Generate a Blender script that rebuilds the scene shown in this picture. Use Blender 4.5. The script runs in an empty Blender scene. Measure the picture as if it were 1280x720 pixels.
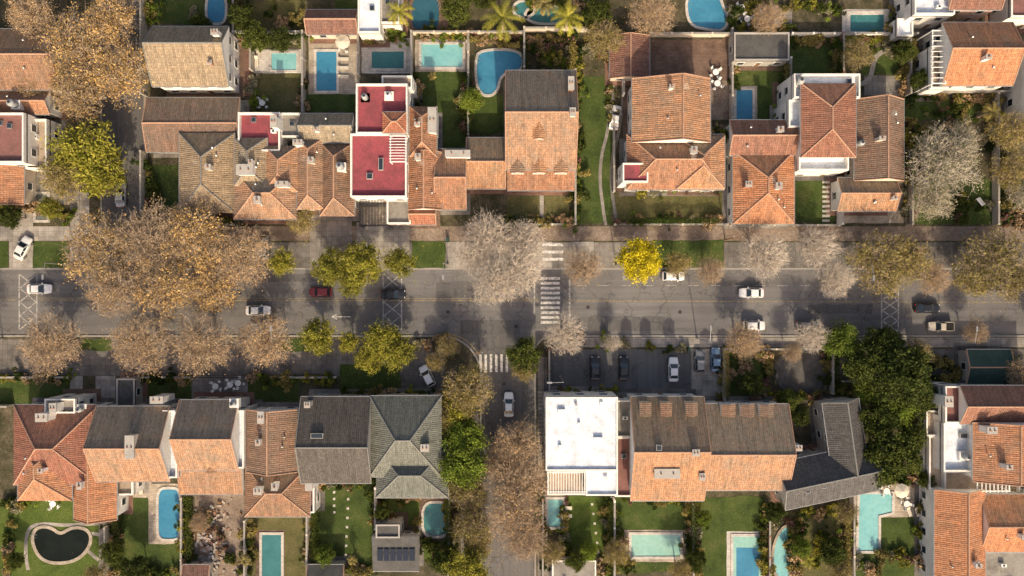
import bpy, math, random
import numpy as np
from mathutils import Vector
random.seed(7); RNG=np.random.default_rng(7)
S=0.14; H=120.0
sc=bpy.context.scene
COL=sc.collection
def W(px,py,z=0.0):
    k=(H-z)/H*S
    return ((px-640)*k,(360-py)*k)
# ------------------------------------------------------------ materials
MATS={}
class N:
    def __init__(s,name,rough=.9,spec=.25):
        s.m=bpy.data.materials.new(name); s.m.use_nodes=True
        s.t=s.m.node_tree; s.b=s.t.nodes['Principled BSDF']; s.out=s.t.nodes['Material Output']
        s.b.inputs['Roughness'].default_value=rough
        s.b.inputs['Specular IOR Level'].default_value=spec
        MATS[name]=s.m
    def n(s,typ,**kw):
        x=s.t.nodes.new(typ)
        for k,v in kw.items(): setattr(x,k,v)
        return x
    def l(s,a,b): s.t.links.new(a,b)
    def pos(s): return s.n('ShaderNodeNewGeometry').outputs['Position']
    def noise(s,vec,scale,detail=5,rough=.6):
        x=s.n('ShaderNodeTexNoise'); x.inputs['Scale'].default_value=scale
        x.inputs['Detail'].default_value=detail; x.inputs['Roughness'].default_value=rough
        s.l(vec,x.inputs['Vector']); return x.outputs['Fac']
    def ramp(s,fac,stops):
        x=s.n('ShaderNodeValToRGB'); e=x.color_ramp.elements
        while len(e)<len(stops): e.new(.5)
        for i,(p,c) in enumerate(stops):
            e[i].position=p
            e[i].color=(c,c,c,1) if isinstance(c,(int,float)) else (*c,1)
        s.l(fac,x.inputs['Fac']); return x.outputs['Color']
    def mix(s,f,a,b,blend='MIX'):
        x=s.n('ShaderNodeMix',data_type='RGBA',blend_type=blend)
        for v,i in ((f,0),(a,6),(b,7)):
            if hasattr(v,'is_linked'): s.l(v,x.inputs[i])
            elif i==0: x.inputs[0].default_value=v
            else: x.inputs[i].default_value=(*v,1)
        return x.outputs[2]
    def bump(s,h,st=.4,d=.05):
        x=s.n('ShaderNodeBump'); x.inputs['Strength'].default_value=st; x.inputs['Distance'].default_value=d
        s.l(h,x.inputs['Height']); s.l(x.outputs[0],s.b.inputs['Normal'])
    def col(s,c):
        if hasattr(c,'is_linked'): s.l(c,s.b.inputs['Base Color'])
        else: s.b.inputs['Base Color'].default_value=(*c,1)
def plain(name,c,c2=None,scale=1.,rough=.85,bs=0,metal=0,fine=6.):
    a=N(name,rough); c2=c2 or tuple(x*.72 for x in c)
    p=a.pos(); n1=a.noise(p,scale,5); n2=a.noise(p,fine,2)
    r=a.ramp(n1,[(.35,c2),(.65,c)])
    a.col(a.mix(.5,r,a.ramp(n2,[(.3,tuple(x*.7 for x in c)),(.7,tuple(min(1,x*1.15) for x in c))])))
    if bs: a.bump(n2,bs,.05)
    a.b.inputs['Metallic'].default_value=metal
    return a.m
def ground3(name,c1,c2,c3,s1,s2,bump=.3,rough=.95):
    a=N(name,rough,.1); p=a.pos()
    r=a.ramp(a.noise(p,s1,6,.65),[(.33,c1),(.5,c2),(.68,c3)])
    f=a.noise(p,s2,3,.7)
    a.col(a.mix(1,r,a.ramp(f,[(.25,.5),(.75,1.4)]),'MULTIPLY'))
    a.bump(f,bump,.08); return a.m
ground3('grass_lawn',(.036,.054,.017),(.054,.08,.022),(.085,.1,.034),.28,5.)
ground3('grass_bright',(.048,.074,.018),(.074,.108,.024),(.10,.125,.036),.3,5.)
ground3('grass_dry',(.07,.072,.03),(.10,.096,.04),(.14,.12,.06),.3,5.)
ground3('soil_garden',(.04,.043,.024),(.075,.068,.042),(.125,.105,.075),.45,3.5,.5)
ground3('terrain_grass',(.03,.05,.014),(.055,.07,.02),(.09,.085,.04),.05,1.5)
ground3('path_brown',(.15,.115,.09),(.215,.17,.135),(.27,.22,.18),.3,4.)
ground3('gravel_dark',(.06,.058,.056),(.09,.086,.083),(.13,.122,.115),.5,7.)
def asphalt(name,base):
    a=N(name,.85,.3); p=a.pos()
    big=a.ramp(a.noise(p,.07,6,.65),[(.3,tuple(x*.78 for x in base)),(.5,base),(.7,tuple(x*1.25 for x in base))])
    mp=a.n('ShaderNodeMapping'); mp.inputs['Scale'].default_value=(.03,.9,1) if 'main' in name else (.9,.03,1); a.l(p,mp.inputs[0])
    st=a.ramp(a.noise(mp.outputs[0],1.,4),[(.3,.8),(.7,1.15)])
    c=a.mix(1,big,st,'MULTIPLY')
    f=a.noise(p,9,2,.8); c=a.mix(1,c,a.ramp(f,[(.3,.8),(.7,1.2)]),'MULTIPLY')
    v=a.n('ShaderNodeTexVoronoi',feature='DISTANCE_TO_EDGE'); v.inputs['Scale'].default_value=.16
    nz=a.n('ShaderNodeTexNoise'); nz.inputs['Scale'].default_value=.5; nz.inputs['Detail'].default_value=4; a.l(p,nz.inputs['Vector'])
    ad=a.n('ShaderNodeVectorMath',operation='MULTIPLY_ADD'); a.l(nz.outputs['Color'],ad.inputs[0]); ad.inputs[1].default_value=(5,5,0); a.l(p,ad.inputs[2])
    a.l(ad.outputs[0],v.inputs['Vector'])
    ck=a.ramp(v.outputs['Distance'],[(.0,.62),(.02,1.)])
    a.col(a.mix(1,c,ck,'MULTIPLY')); a.bump(f,.25,.03); return a.m
asphalt('asphalt_main',(.138,.134,.133)); asphalt('asphalt_side',(.115,.111,.11)); asphalt('asphalt_patch',(.1,.097,.096)); asphalt('asphalt_yard',(.1,.101,.103))
def paving(name,c,sz=.9,stain=.5):
    a=N(name,.85,.2); p=a.pos()
    b=a.n('ShaderNodeTexBrick'); b.offset=0 if sz>.7 else .5
    b.inputs['Scale'].default_value=1; b.inputs['Brick Width'].default_value=sz; b.inputs['Row Height'].default_value=sz if sz>.7 else sz*.5
    b.inputs['Mortar Size'].default_value=.025; b.inputs['Color1'].default_value=(*[x*.85 for x in c],1); b.inputs['Color2'].default_value=(*[min(1,x*1.12) for x in c],1)
    b.inputs['Mortar'].default_value=(*[x*.6 for x in c],1); a.l(p,b.inputs['Vector'])
    c2=a.mix(1,b.outputs['Color'],a.ramp(a.noise(p,.35,6,.7),[(.3,stain),(.6,1.05)]),'MULTIPLY')
    a.col(c2); return a.m
paving('pavement_light',(.33,.305,.275)); paving('pavement_grey',(.23,.213,.195)); paving('pavement_dark',(.15,.14,.131)); paving('pavement_red',(.23,.135,.105),.4)
paving('patio_white',(.52,.49,.45),.6,.7); paving('patio_cream',(.40,.345,.28),.6); paving('patio_brown',(.175,.118,.09),.5)
plain('kerb_concrete',(.30,.285,.26),scale=.6)
def paint(name,c,under,lo=.42):
    a=N(name,.7); p=a.pos()
    a.col(a.mix(a.ramp(a.noise(p,2.2,5,.75),[(lo-.06,0.),(lo+.12,1.)]),under,c)); return a.m
paint('paint_white',(.62,.6,.57),(.18,.172,.165)); paint('paint_worn',(.42,.405,.38),(.15,.143,.137),.46); paint('paint_yellow',(.42,.3,.1),(.16,.145,.12),.5)
def tile(name,c1,c2,moss_shade,north_shade=.6,mf=.5):
    a=N(name,.85,.2); p=a.pos()
    uv=a.n('ShaderNodeUVMap').outputs[0]
    b=a.n('ShaderNodeTexBrick'); b.offset=0; b.inputs['Scale'].default_value=1
    b.inputs['Brick Width'].default_value=.33; b.inputs['Row Height'].default_value=.42; b.inputs['Mortar Size'].default_value=.022; b.inputs['Bias'].default_value=-.1
    b.inputs['Color1'].default_value=(*c1,1); b.inputs['Color2'].default_value=(*c2,1); b.inputs['Mortar'].default_value=(*[x*.6 for x in c2],1)
    a.l(uv,b.inputs['Vector'])
    w=a.n('ShaderNodeTexWave',bands_direction='X'); w.inputs['Scale'].default_value=2*math.pi/20/.33; a.l(uv,w.inputs['Vector'])
    pa=a.noise(p,.42,7,.74)
    mp=a.n('ShaderNodeMapping'); mp.inputs['Scale'].default_value=(2.4,.22,1); a.l(uv,mp.inputs[0]); stn=a.noise(mp.outputs[0],1.,3,.7)
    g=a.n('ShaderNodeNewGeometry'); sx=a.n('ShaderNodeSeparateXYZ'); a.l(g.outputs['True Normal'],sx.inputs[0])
    mr=a.n('ShaderNodeMapRange'); mr.inputs['From Min'].default_value=.02; mr.inputs['From Max'].default_value=.3; mr.inputs['To Max'].default_value=north_shade; a.l(sx.outputs['Y'],mr.inputs['Value'])  # blends north-facing slopes darker: shade painted into the tile colour
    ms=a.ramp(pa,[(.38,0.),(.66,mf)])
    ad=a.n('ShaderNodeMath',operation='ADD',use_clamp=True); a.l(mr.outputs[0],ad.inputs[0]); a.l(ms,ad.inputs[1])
    c=a.mix(ad.outputs[0],b.outputs['Color'],moss_shade)  # one colour for random moss patches and the painted north-slope shade
    c=a.mix(1,c,a.ramp(a.noise(p,2.6,4,.8),[(.28,.52),(.5,.98),(.72,1.32)]),'MULTIPLY')
    c=a.mix(1,c,a.ramp(stn,[(.3,.66),(.6,1.08)]),'MULTIPLY')
    oi=a.n('ShaderNodeObjectInfo'); c=a.mix(1,c,a.ramp(oi.outputs['Random'],[(0,(.8,.83,.88)),(.5,(1,1,1)),(1,(1.14,1.02,.9))]),'MULTIPLY')
    a.col(c); a.bump(w.outputs['Fac'],.55,.07); return a.m
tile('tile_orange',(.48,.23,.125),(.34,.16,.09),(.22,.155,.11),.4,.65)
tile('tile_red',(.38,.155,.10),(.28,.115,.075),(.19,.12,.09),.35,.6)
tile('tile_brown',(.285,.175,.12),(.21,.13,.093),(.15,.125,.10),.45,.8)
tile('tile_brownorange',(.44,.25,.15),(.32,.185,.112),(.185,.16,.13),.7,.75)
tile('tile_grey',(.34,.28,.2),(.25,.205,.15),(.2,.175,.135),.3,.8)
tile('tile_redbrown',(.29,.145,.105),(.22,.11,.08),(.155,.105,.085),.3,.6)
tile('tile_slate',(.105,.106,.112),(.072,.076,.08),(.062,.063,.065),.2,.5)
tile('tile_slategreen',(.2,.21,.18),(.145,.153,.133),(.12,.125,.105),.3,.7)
def flatroof(name,c,stain):
    a=N(name,.8); p=a.pos()
    x=a.ramp(a.noise(p,.45,7,.72),[(.36,stain),(.58,c)])
    a.col(a.mix(1,x,a.ramp(a.noise(p,4,3),[(.3,.82),(.7,1.1)]),'MULTIPLY')); return a.m
flatroof('roof_crimson',(.27,.062,.078),(.17,.05,.058)); flatroof('roof_white',(.66,.72,.80),(.46,.5,.55)); flatroof('roof_concrete',(.26,.245,.22),(.15,.14,.125))
flatroof('roof_dark',(.09,.09,.087),(.055,.055,.055)); flatroof('roof_green',(.03,.06,.052),(.02,.045,.04)); flatroof('roof_maroon',(.22,.105,.095),(.15,.08,.07))
flatroof('terrace_tan',(.38,.31,.24),(.25,.2,.155))
plain('wall_white',(.74,.72,.68),(.56,.535,.49),.5); plain('wall_cream',(.6,.53,.43),(.43,.37,.3),.5); plain('wall_pink',(.54,.39,.32),(.42,.3,.24),.5)
plain('wall_grey',(.38,.365,.34),(.25,.24,.225),.5); plain('wall_brick',(.3,.17,.12),(.2,.11,.08),.8); plain('garden_plaster',(.43,.39,.335),(.23,.205,.175),.4)
plain('ridge_orange',(.42,.26,.18),(.3,.185,.13),1.5); plain('ridge_grey',(.2,.2,.19)); plain('metal_grey',(.4,.4,.4),rough=.4,metal=.6); plain('metal_dark',(.04,.04,.045),rough=.5)
plain('plastic_white',(.75,.75,.73),(.65,.65,.62),rough=.5); plain('rubber',(.02,.02,.02)); plain('wood',(.2,.12,.07),(.12,.07,.04),2); plain('fabric_cream',(.6,.55,.45)); plain('tank_grey',(.3,.32,.33),rough=.5)
plain('rubble',(.38,.32,.28),(.2,.16,.13),1.5,fine=2)
g=N('window_glass',.08,.8); g.col((.02,.03,.04))
g=N('solar_glass',.12,.6); g.col((.015,.02,.035))
g=N('lamp_glass',.3); g.col((.8,.8,.75))
g=N('tail_light',.3); g.col((.4,.02,.02))
def water(name,c,c2,spec=.4):
    a=N(name,.06,spec); p=a.pos()
    v=a.n('ShaderNodeTexVoronoi',feature='F1'); v.inputs['Scale'].default_value=1.5; a.l(p,v.inputs['Vector'])
    cc=a.mix(a.ramp(a.noise(p,.35,4),[(.3,0.),(.7,1.)]),c,c2)
    a.col(a.mix(1,cc,a.ramp(v.outputs['Distance'],[(.0,.95),(.8,1.08)]),'MULTIPLY'))  # voronoi cells paint faint caustic light into the water colour
    a.bump(a.noise(p,2.5,3),.12,.05); return a.m
water('water_blue',(.035,.165,.28),(.055,.215,.34)); water('water_cyan',(.15,.38,.41),(.22,.45,.45)); water('water_teal',(.035,.13,.145),(.05,.17,.175)); water('water_dark',(.008,.011,.010),(.014,.018,.015),.1)
water('water_pale',(.2,.39,.35),(.27,.45,.4)); water('water_deep',(.02,.075,.11),(.03,.1,.145)); water('water_grey',(.12,.14,.135),(.16,.18,.17))
def leaf(name,cols,trans=.25):
    a=N(name,.65,.25)
    g=a.n('ShaderNodeNewGeometry'); oi=a.n('ShaderNodeObjectInfo'); tc=a.n('ShaderNodeTexCoord')
    r=a.ramp(g.outputs['Random Per Island'],[(i/(len(cols)-1),c) for i,c in enumerate(cols)])
    nz=a.ramp(a.noise(tc.outputs['Object'],.55,2),[(.32,.66),(.68,1.3)])
    c=a.mix(1,r,nz,'MULTIPLY')
    c=a.mix(1,c,a.ramp(oi.outputs['Random'],[(0,(.74,.74,.78)),(1,(1.2,1.13,1.0))]),'MULTIPLY')
    a.col(c)
    if trans:
        t=a.n('ShaderNodeBsdfTranslucent'); a.l(c,t.inputs[0]); d=a.n('ShaderNodeBsdfDiffuse'); a.l(c,d.inputs[0])
        mx=a.n('ShaderNodeMixShader'); mx.inputs[0].default_value=trans
        a.l(d.outputs[0],mx.inputs[1]); a.l(t.outputs[0],mx.inputs[2]); a.l(mx.outputs[0],a.out.inputs[0])
    return a.m
leaf('leaf_brown',[(.22,.145,.08),(.34,.235,.13),(.45,.33,.19),(.28,.195,.105)],0)
leaf('leaf_rust',[(.24,.145,.055),(.38,.245,.09),(.5,.36,.145),(.3,.2,.08)],0)
leaf('leaf_tan',[(.38,.31,.22),(.5,.42,.31),(.58,.5,.38)],0)
leaf('leaf_yg',[(.15,.17,.028),(.26,.265,.045),(.38,.355,.07),(.19,.205,.036)])
leaf('leaf_yellow',[(.34,.31,.02),(.48,.44,.025),(.56,.49,.04)])
leaf('leaf_green',[(.04,.06,.018),(.068,.095,.025),(.115,.14,.036),(.055,.075,.02)])
leaf('leaf_bright',[(.09,.14,.022),(.15,.21,.035),(.22,.28,.055)])
leaf('leaf_olive',[(.15,.135,.05),(.25,.215,.075),(.35,.3,.115),(.2,.175,.065)])
leaf('leaf_greygreen',[(.2,.2,.13),(.3,.29,.19),(.4,.38,.26)])
leaf('leaf_darkgreen',[(.03,.05,.016),(.048,.075,.022),(.07,.1,.028)])
leaf('leaf_flower',[(.06,.085,.025),(.1,.125,.035),(.4,.18,.2),(.08,.1,.03)])
plain('bark',(.2,.155,.12),(.14,.11,.085),2.); plain('bark_pale',(.6,.53,.45),(.46,.4,.33),2.)
plain('bark_tan',(.46,.36,.26),(.32,.245,.175),2.)
# ------------------------------------------------------------ mesh builder
class MB:
    def __init__(s): s.v=[];s.f=[];s.m=[];s.uv=[];s.ms=[]
    def mi(s,m):
        if m not in s.ms: s.ms.append(m)
        return s.ms.index(m)
    def face(s,pts,m,uv=None):
        i=len(s.v); s.v+= [tuple(p) for p in pts]; s.f.append(tuple(range(i,i+len(pts)))); s.m.append(s.mi(m))
        s.uv.append(uv or [(p[0],p[1]) for p in pts])
    def sface(s,pts,m):
        a,b=Vector(pts[0]),Vector(pts[1]); u=(b-a).normalized(); n=(b-a).cross(Vector(pts[2])-a).normalized(); v=n.cross(u)
        s.face(pts,m,[((Vector(p)-a).dot(u),(Vector(p)-a).dot(v)) for p in pts])
    def box(s,cx,cy,z0,z1,w,d,m,rot=0,top=None):
        c,sn=math.cos(rot),math.sin(rot)
        q=[(cx+x*c-y*sn,cy+x*sn+y*c) for x,y in ((-w/2,-d/2),(w/2,-d/2),(w/2,d/2),(-w/2,d/2))]
        for i in range(4):
            a,b=q[i],q[(i+1)%4]; s.face([(*a,z0),(*b,z0),(*b,z1),(*a,z1)],m)
        s.face([(*p,z1) for p in q],top or m); s.face([(*p,z0) for p in reversed(q)],m)
    def tube(s,a,b,ra,rb,m,n=8,cap=True):
        a,b=Vector(a),Vector(b); d=(b-a).normalized(); u=d.cross(Vector((0,0,1)))
        if u.length<1e-3: u=Vector((1,0,0))
        u.normalize(); w=d.cross(u)
        A=[a+(u*math.cos(t)+w*math.sin(t))*ra for t in [2*math.pi*i/n for i in range(n)]]
        B=[b+(u*math.cos(t)+w*math.sin(t))*rb for t in [2*math.pi*i/n for i in range(n)]]
        for i in range(n):
            j=(i+1)%n; s.face([A[j],A[i],B[i],B[j]],m)
        if cap: s.face(B[::-1],m); s.face(A,m)
    def ring(s,outer,inner,z0,z1,m):
        n=len(outer)
        for i in range(n):
            j=(i+1)%n; a,b,c,d=outer[i],outer[j],inner[j],inner[i]
            s.face([(*a,z1),(*b,z1),(*c,z1),(*d,z1)],m)
            s.face([(*a,z0),(*b,z0),(*b,z1),(*a,z1)],m); s.face([(*c,z0),(*d,z0),(*d,z1),(*c,z1)],m)
    def obj(s,name,parent=None,loc=(0,0,0),rot=0):
        me=bpy.data.meshes.new(name); me.from_pydata(s.v,[],s.f)
        for m in s.ms: me.materials.append(MATS[m])
        me.polygons.foreach_set('material_index',s.m)
        ul=me.uv_layers.new(name='UVMap'); ul.data.foreach_set('uv',[c for f in s.uv for p in f for c in p])
        me.update(); return put(name,me,parent,loc,rot)
def put(name,me,parent=None,loc=(0,0,0),rot=0,scale=1):
    o=bpy.data.objects.new(name,me); COL.objects.link(o); o.location=loc; o.rotation_euler=(0,0,rot)
    o.scale=(scale,)*3 if isinstance(scale,(int,float)) else scale
    if parent: o.parent=parent
    return o
def empty(name):
    o=bpy.data.objects.new(name,None); COL.objects.link(o); return o
def ccw(p):
    a=sum(p[i][0]*p[(i+1)%len(p)][1]-p[(i+1)%len(p)][0]*p[i][1] for i in range(len(p)))
    return p if a>0 else p[::-1]
def sheet(name,pts,z,m):
    b=MB(); b.face([(*p,z) for p in ccw([W(*q) for q in pts])],m); return b.obj(name)
def R(x0,y0,x1,y1): return [(x0,y0),(x1,y0),(x1,y1),(x0,y1)]
def wob(x0,y0,x1,y1,a=1.5,st=9):
    out=[]
    P=R(x0,y0,x1,y1)
    for i in range(4):
        (ax,ay),(bx,by)=P[i],P[(i+1)%4]; n=max(1,int(math.hypot(bx-ax,by-ay)/st))
        for k in range(n):
            t=k/n; out.append((ax+(bx-ax)*t+random.uniform(-a,a),ay+(by-ay)*t+random.uniform(-a,a)))
    return out
# ------------------------------------------------------------ ground
b=MB(); b.face([(-3000,-3000,-.03),(3000,-3000,-.03),(3000,3000,-.03),(-3000,3000,-.03)],'terrain_grass'); b.obj('ground')
sheet('main_road',R(-900,337,2100,419),0,'asphalt_main')
sheet('side_street',[(602,419),(668,419),(668,1100),(602,1100)],-.001,'asphalt_side')
sheet('side_street',[(128,-500),(180,-500),(180,337),(128,337)],-.001,'asphalt_side')
sheet('junction_corner',[(545,419),(610,419),(610,480),(600,470)],-.004,'asphalt_side'); sheet('junction_corner',[(660,419),(695,419),(669,450),(660,450)],-.004,'asphalt_side')
def arc(cx,cy,r,a0,a1,n=8): return [(cx+r*math.cos(math.radians(a0+(a1-a0)*i/n)),cy+r*math.sin(math.radians(a0+(a1-a0)*i/n))) for i in range(n+1)]
def block(pts):
    P=ccw([W(*q) for q in pts]); n=len(P)
    ins=[]
    for i in range(n):
        a,b_,c=Vector(P[i-1]),Vector(P[i]),Vector(P[(i+1)%n])
        d1=(b_-a).normalized(); d2=(c-b_).normalized(); n1=Vector((-d1.y,d1.x)); n2=Vector((-d2.y,d2.x)); m=(n1+n2).normalized()
        ins.append(tuple(b_+m*.3/max(.3,m.dot(n1))))
    k=MB(); k.ring(P,ins,-.02,.12,'kerb_concrete'); k.obj('kerb')
    g=MB(); g.face([(*p,.114) for p in ins],'soil_garden'); g.obj('garden_soil')
E=-500;X1=1900;Y1=1150
block([(-900,337)]+arc(116,325,12,90,0)+[(128,E),(-900,E)])
block([(180,E)]+arc(192,325,12,180,90)+[(2100,337),(2100,E)])
block([(-900,419)]+arc(552,469,50,-90,0)+[(602,Y1),(-900,Y1)])
block(arc(690,441,22,180,270)+[(2100,419),(2100,Y1),(668,Y1)])
Z1,Z2,Z3,Z4=.118,.122,.146,.158
ZC={}
def P_(n,r,m,z=Z1,a=0):
    ZC[z]=ZC.get(z,-1)+1
    sheet(n,wob(*r,a=a) if a else R(*r),z+ZC[z]*.0004,m)
P_('sidewalk',(180+4,283,2080,301),'path_brown'); P_('sidewalk',(-890,283,126,301),'pavement_light')
P_('verge_paving',(194,303,515,335),'pavement_dark'); P_('verge_paving',(557,303,815,335),'pavement_grey'); P_('verge_paving',(905,303,1280,335),'pavement_dark')
P_('sidewalk',(-890,424,540,470),'pavement_dark'); P_('sidewalk',(692,422,2080,434),'pavement_light')
P_('sidewalk',(1040,436,1280,474),'pavement_dark')
P_('driveway',(12,256,42,335),'pavement_light',Z2); P_('driveway',(88,240,112,335),'pavement_light',Z2); P_('driveway',(-60,256,0,335),'pavement_grey',Z2)
for r in ((42,302,87,335),(515,302,557,335),(815,300,905,334),(0,302,10,335)): P_('grass_verge',r,'grass_lawn',Z2,1.2)
P_('sidewalk',(576,482,598,1100),'pavement_grey',Z2); P_('sidewalk',(672,446,684,1100),'pavement_grey',Z2)
for r in ((0,470,90,505),(170,472,240,505),(310,472,375,505),(425,455,500,492),(340,424,380,440),(100,424,140,438)): P_('grass_verge',r,'grass_lawn',Z2,1.5)
P_('paved_yard',(686,436,864,490),'asphalt_yard',Z2); P_('paved_yard',(864,436,902,505),'pavement_light',Z2); P_('paved_yard',(502,440,556,492),'pavement_dark',Z2)
P_('driveway',(120,470,145,508),'pavement_light',Z2); P_('driveway',(88,470,104,500),'pavement_light',Z2); P_('driveway',(240,470,310,500),'pavement_grey',Z2)
sheet('gravel_yard',[(1003+36*math.cos(t),465+30*math.sin(t)) for t in np.linspace(0,2*math.pi,24)[:-1]],Z2-.0006,'gravel_dark')
P_('grass_verge',(906,436,958,495),'grass_lawn',Z2,1.5)
for x in (560,612,664,716): P_('driveway',(x,302,x+26,336),'pavement_light',Z2)
P_('driveway',(388,246,440,336),'pavement_grey',Z2); P_('driveway',(446,278,512,336),'pavement_light',Z2)
for r in ((635,234,674,278),(680,234,712,278),(718,95,765,279),(768,237,908,279),(520,88,583,186),(318,90,380,142),(975,225,1045,279),(918,78,982,152),(988,50,1046,96),
          (300,2,382,44),(186,0,256,30),(190,205,232,262),(385,112,450,140),(1130,95,1250,150),(1075,60,1130,94),(1130,225,1280,280),(420,0,452,14),(590,118,635,168),
          (390,604,470,712),(300,645,388,720),(704,620,760,702),(768,620,862,716),(866,620,955,722),(988,640,1060,722),(1064,604,1160,722),(-60,624,132,730),(146,606,236,722),(474,622,560,700)):
    P_('lawn',r,random.choice(('grass_lawn','grass_lawn','grass_dry','grass_bright')),Z2,2)
for r,m in (((318,62,377,92),'patio_white'),((386,42,450,118),'patio_cream'),((452,48,514,92),'patio_white'),((519,50,584,90),'patio_cream'),((286,62,318,120),'pavement_red'),((1052,12,1118,44),'patio_white'),
            ((916,108,946,170),'patio_cream'),((780,662,860,702),'patio_cream'),((908,664,956,722),'patio_white'),((1066,604,1152,646),'patio_cream'),((680,618,708,662),'patio_cream'),((186,604,236,680),'patio_cream'),
            ((320,662,356,722),'patio_brown'),((524,618,562,676),'patio_brown'),((146,600,190,622),'patio_cream'),((512,0,560,42),'patio_brown'),((124,650,146,712),'pavement_grey'),((236,618,306,722),'path_brown'),
            ((1045,225,1130,279),'patio_cream'),((450,244,515,281),'patio_cream'),((904,8,990,40),'pavement_grey'),((865,101,916,150),'path_brown'),((812,50,914,100),'patio_brown'),((-60,200,100,256),'pavement_grey'),((1080,95,1130,120),'pavement_grey')):
    P_('patio',r,m,Z3,.4)
def strip(name,pts,w,z,m):
    b=MB(); P=[Vector(W(*p)) for p in pts]
    L=[];Rr=[]
    for i,p in enumerate(P):
        d=(P[min(i+1,len(P)-1)]-P[max(i-1,0)]).normalized(); n=Vector((-d.y,d.x))*w/2; L.append(p+n); Rr.append(p-n)
    for i in range(len(P)-1): b.face([(*Rr[i],z),(*Rr[i+1],z),(*L[i+1],z),(*L[i],z)],m)
    return b.obj(name)
def curve(pts,k=6):
    o=[]
    for i in range(len(pts)-1):
        p0,p1,p2,p3=[Vector(pts[max(0,min(len(pts)-1,j))]) for j in (i-1,i,i+1,i+2)]
        for s_ in range(k):
            t=s_/k; q=.5*((2*p1)+(p2-p0)*t+(2*p0-5*p1+4*p2-p3)*t*t+(3*p1-p0-3*p2+p3)*t**3); o.append((q.x,q.y))
    return o+[pts[-1]]
for dx in (-7,7): strip('driveway_track',curve([(764+dx,282),(760+dx,255),(757+dx,225),(759+dx,195),(766+dx,165),(772+dx,120),(774+dx,90)]),.55,Z4,'pavement_grey')
strip('garden_path',[(677,282),(677,236)],.7,Z4,'pavement_light')
strip('garden_path',curve([(36,712),(33,690),(36,664),(50,655),(85,656),(124,654)]),.6,Z4+.002,'pavement_light')
strip('garden_path',curve([(126,668),(112,668),(108,684),(124,700)]),.6,Z4+.003,'pavement_light')
strip('garden_path',curve([(1138,282),(1150,250),(1145,215),(1130,190)]),.8,Z4,'path_brown')
strip('garden_path',curve([(1062,108),(1085,100),(1096,70),(1125,58)]),.8,Z4,'pavement_light')
def slabs(x0,y0,x1,y1,n,w,d,m='patio_white',name='stepping_stones'):
    b=MB()
    for i in range(n):
        t=i/(n-1); x,y=W(x0+(x1-x0)*t,y0+(y1-y0)*t); b.box(x,y,.12,.175,w,d,m,random.uniform(-.04,.04))
    b.obj(name)
slabs(1032,228,1032,276,9,1.3,.42); slabs(677,490,677,618,26,1.3,.35,'pavement_light','sidewalk_slabs'); slabs(436,612,432,705,9,.4,.4); slabs(418,615,418,640,4,.4,.4); slabs(740,630,748,690,6,.4,.4)
mk=MB()
def mark(x0,y0,x1,y1,w,m,z=.006):
    a,b_=Vector(W(x0,y0)),Vector(W(x1,y1)); d=(b_-a).normalized(); n=Vector((-d.y,d.x))*w/2
    mk.face([(*(a-n),z),(*(b_-n),z),(*(b_+n),z),(*(a+n),z)],m)
for i in range(10): mark(676,348+i*6.1,700,348+i*6.1,.44,'paint_white')
for i in range(7): mark(594+i*6.6,443,594+i*6.6,465,.42,'paint_white',.007)
for x0,x1,y0,y1 in ((24,46,343,412),(479,502,343,412),(1102,1123,362,414)):
    mark(x0,y0,x0,y1,.22,'paint_worn'); mark(x1,y0,x1,y1,.22,'paint_worn',.0065)
    n=4; s=(y1-y0)/n
    for i in range(n):
        mark(x0+1,y0+i*s,x1-1,y0+(i+1)*s,.2,'paint_worn',.007); mark(x1-1,y0+i*s,x0+1,y0+(i+1)*s,.2,'paint_worn',.0075)
mark(48,375,674,376,.13,'paint_yellow'); mark(48,372.5,674,373.5,.1,'paint_yellow',.0062); mark(704,376,1280,378,.13,'paint_yellow'); mark(1280,378,2000,378,.13,'paint_yellow'); mark(-800,374,22,375,.13,'paint_yellow')
for x in range(720,1100,28): mark(x,357,x+13,357,.1,'paint_worn')
mark(712,350,712,414,.3,'paint_worn'); mark(668,350,668,392,.25,'paint_worn')
mark(416,396,438,396,.16,'paint_white'); mark(415,396,421,393,.16,'paint_white',.007); mark(415,396,421,399,.16,'paint_white',.0075)
for i in range(8):
    a=arc(552,469,53,-85,-5,8); mark(*a[i],*a[i+1],.2,'paint_yellow',.0062)
for i in range(3): mark(678,306+i*9,704,306+i*9,.5,'paint_white',.142)
mk.obj('road_markings')
for q in ((300,342,420,352),(545,352,600,372),(735,395,830,414),(880,350,960,358),(150,395,230,402),(1010,380,1090,392),(575,400,650,418)):
    sheet('asphalt_repair',wob(*q,a=1.2),.003,'asphalt_patch')
b=MB()
for px,py in ((560,390),(735,384),(850,390),(300,366),(1060,368),(630,480),(120,385),(645,408)):
    x,y=W(px,py); b.tube((x,y,.004),(x,y,.009),.33,.33,'metal_dark',12)
b.obj('manhole_covers')
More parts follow.
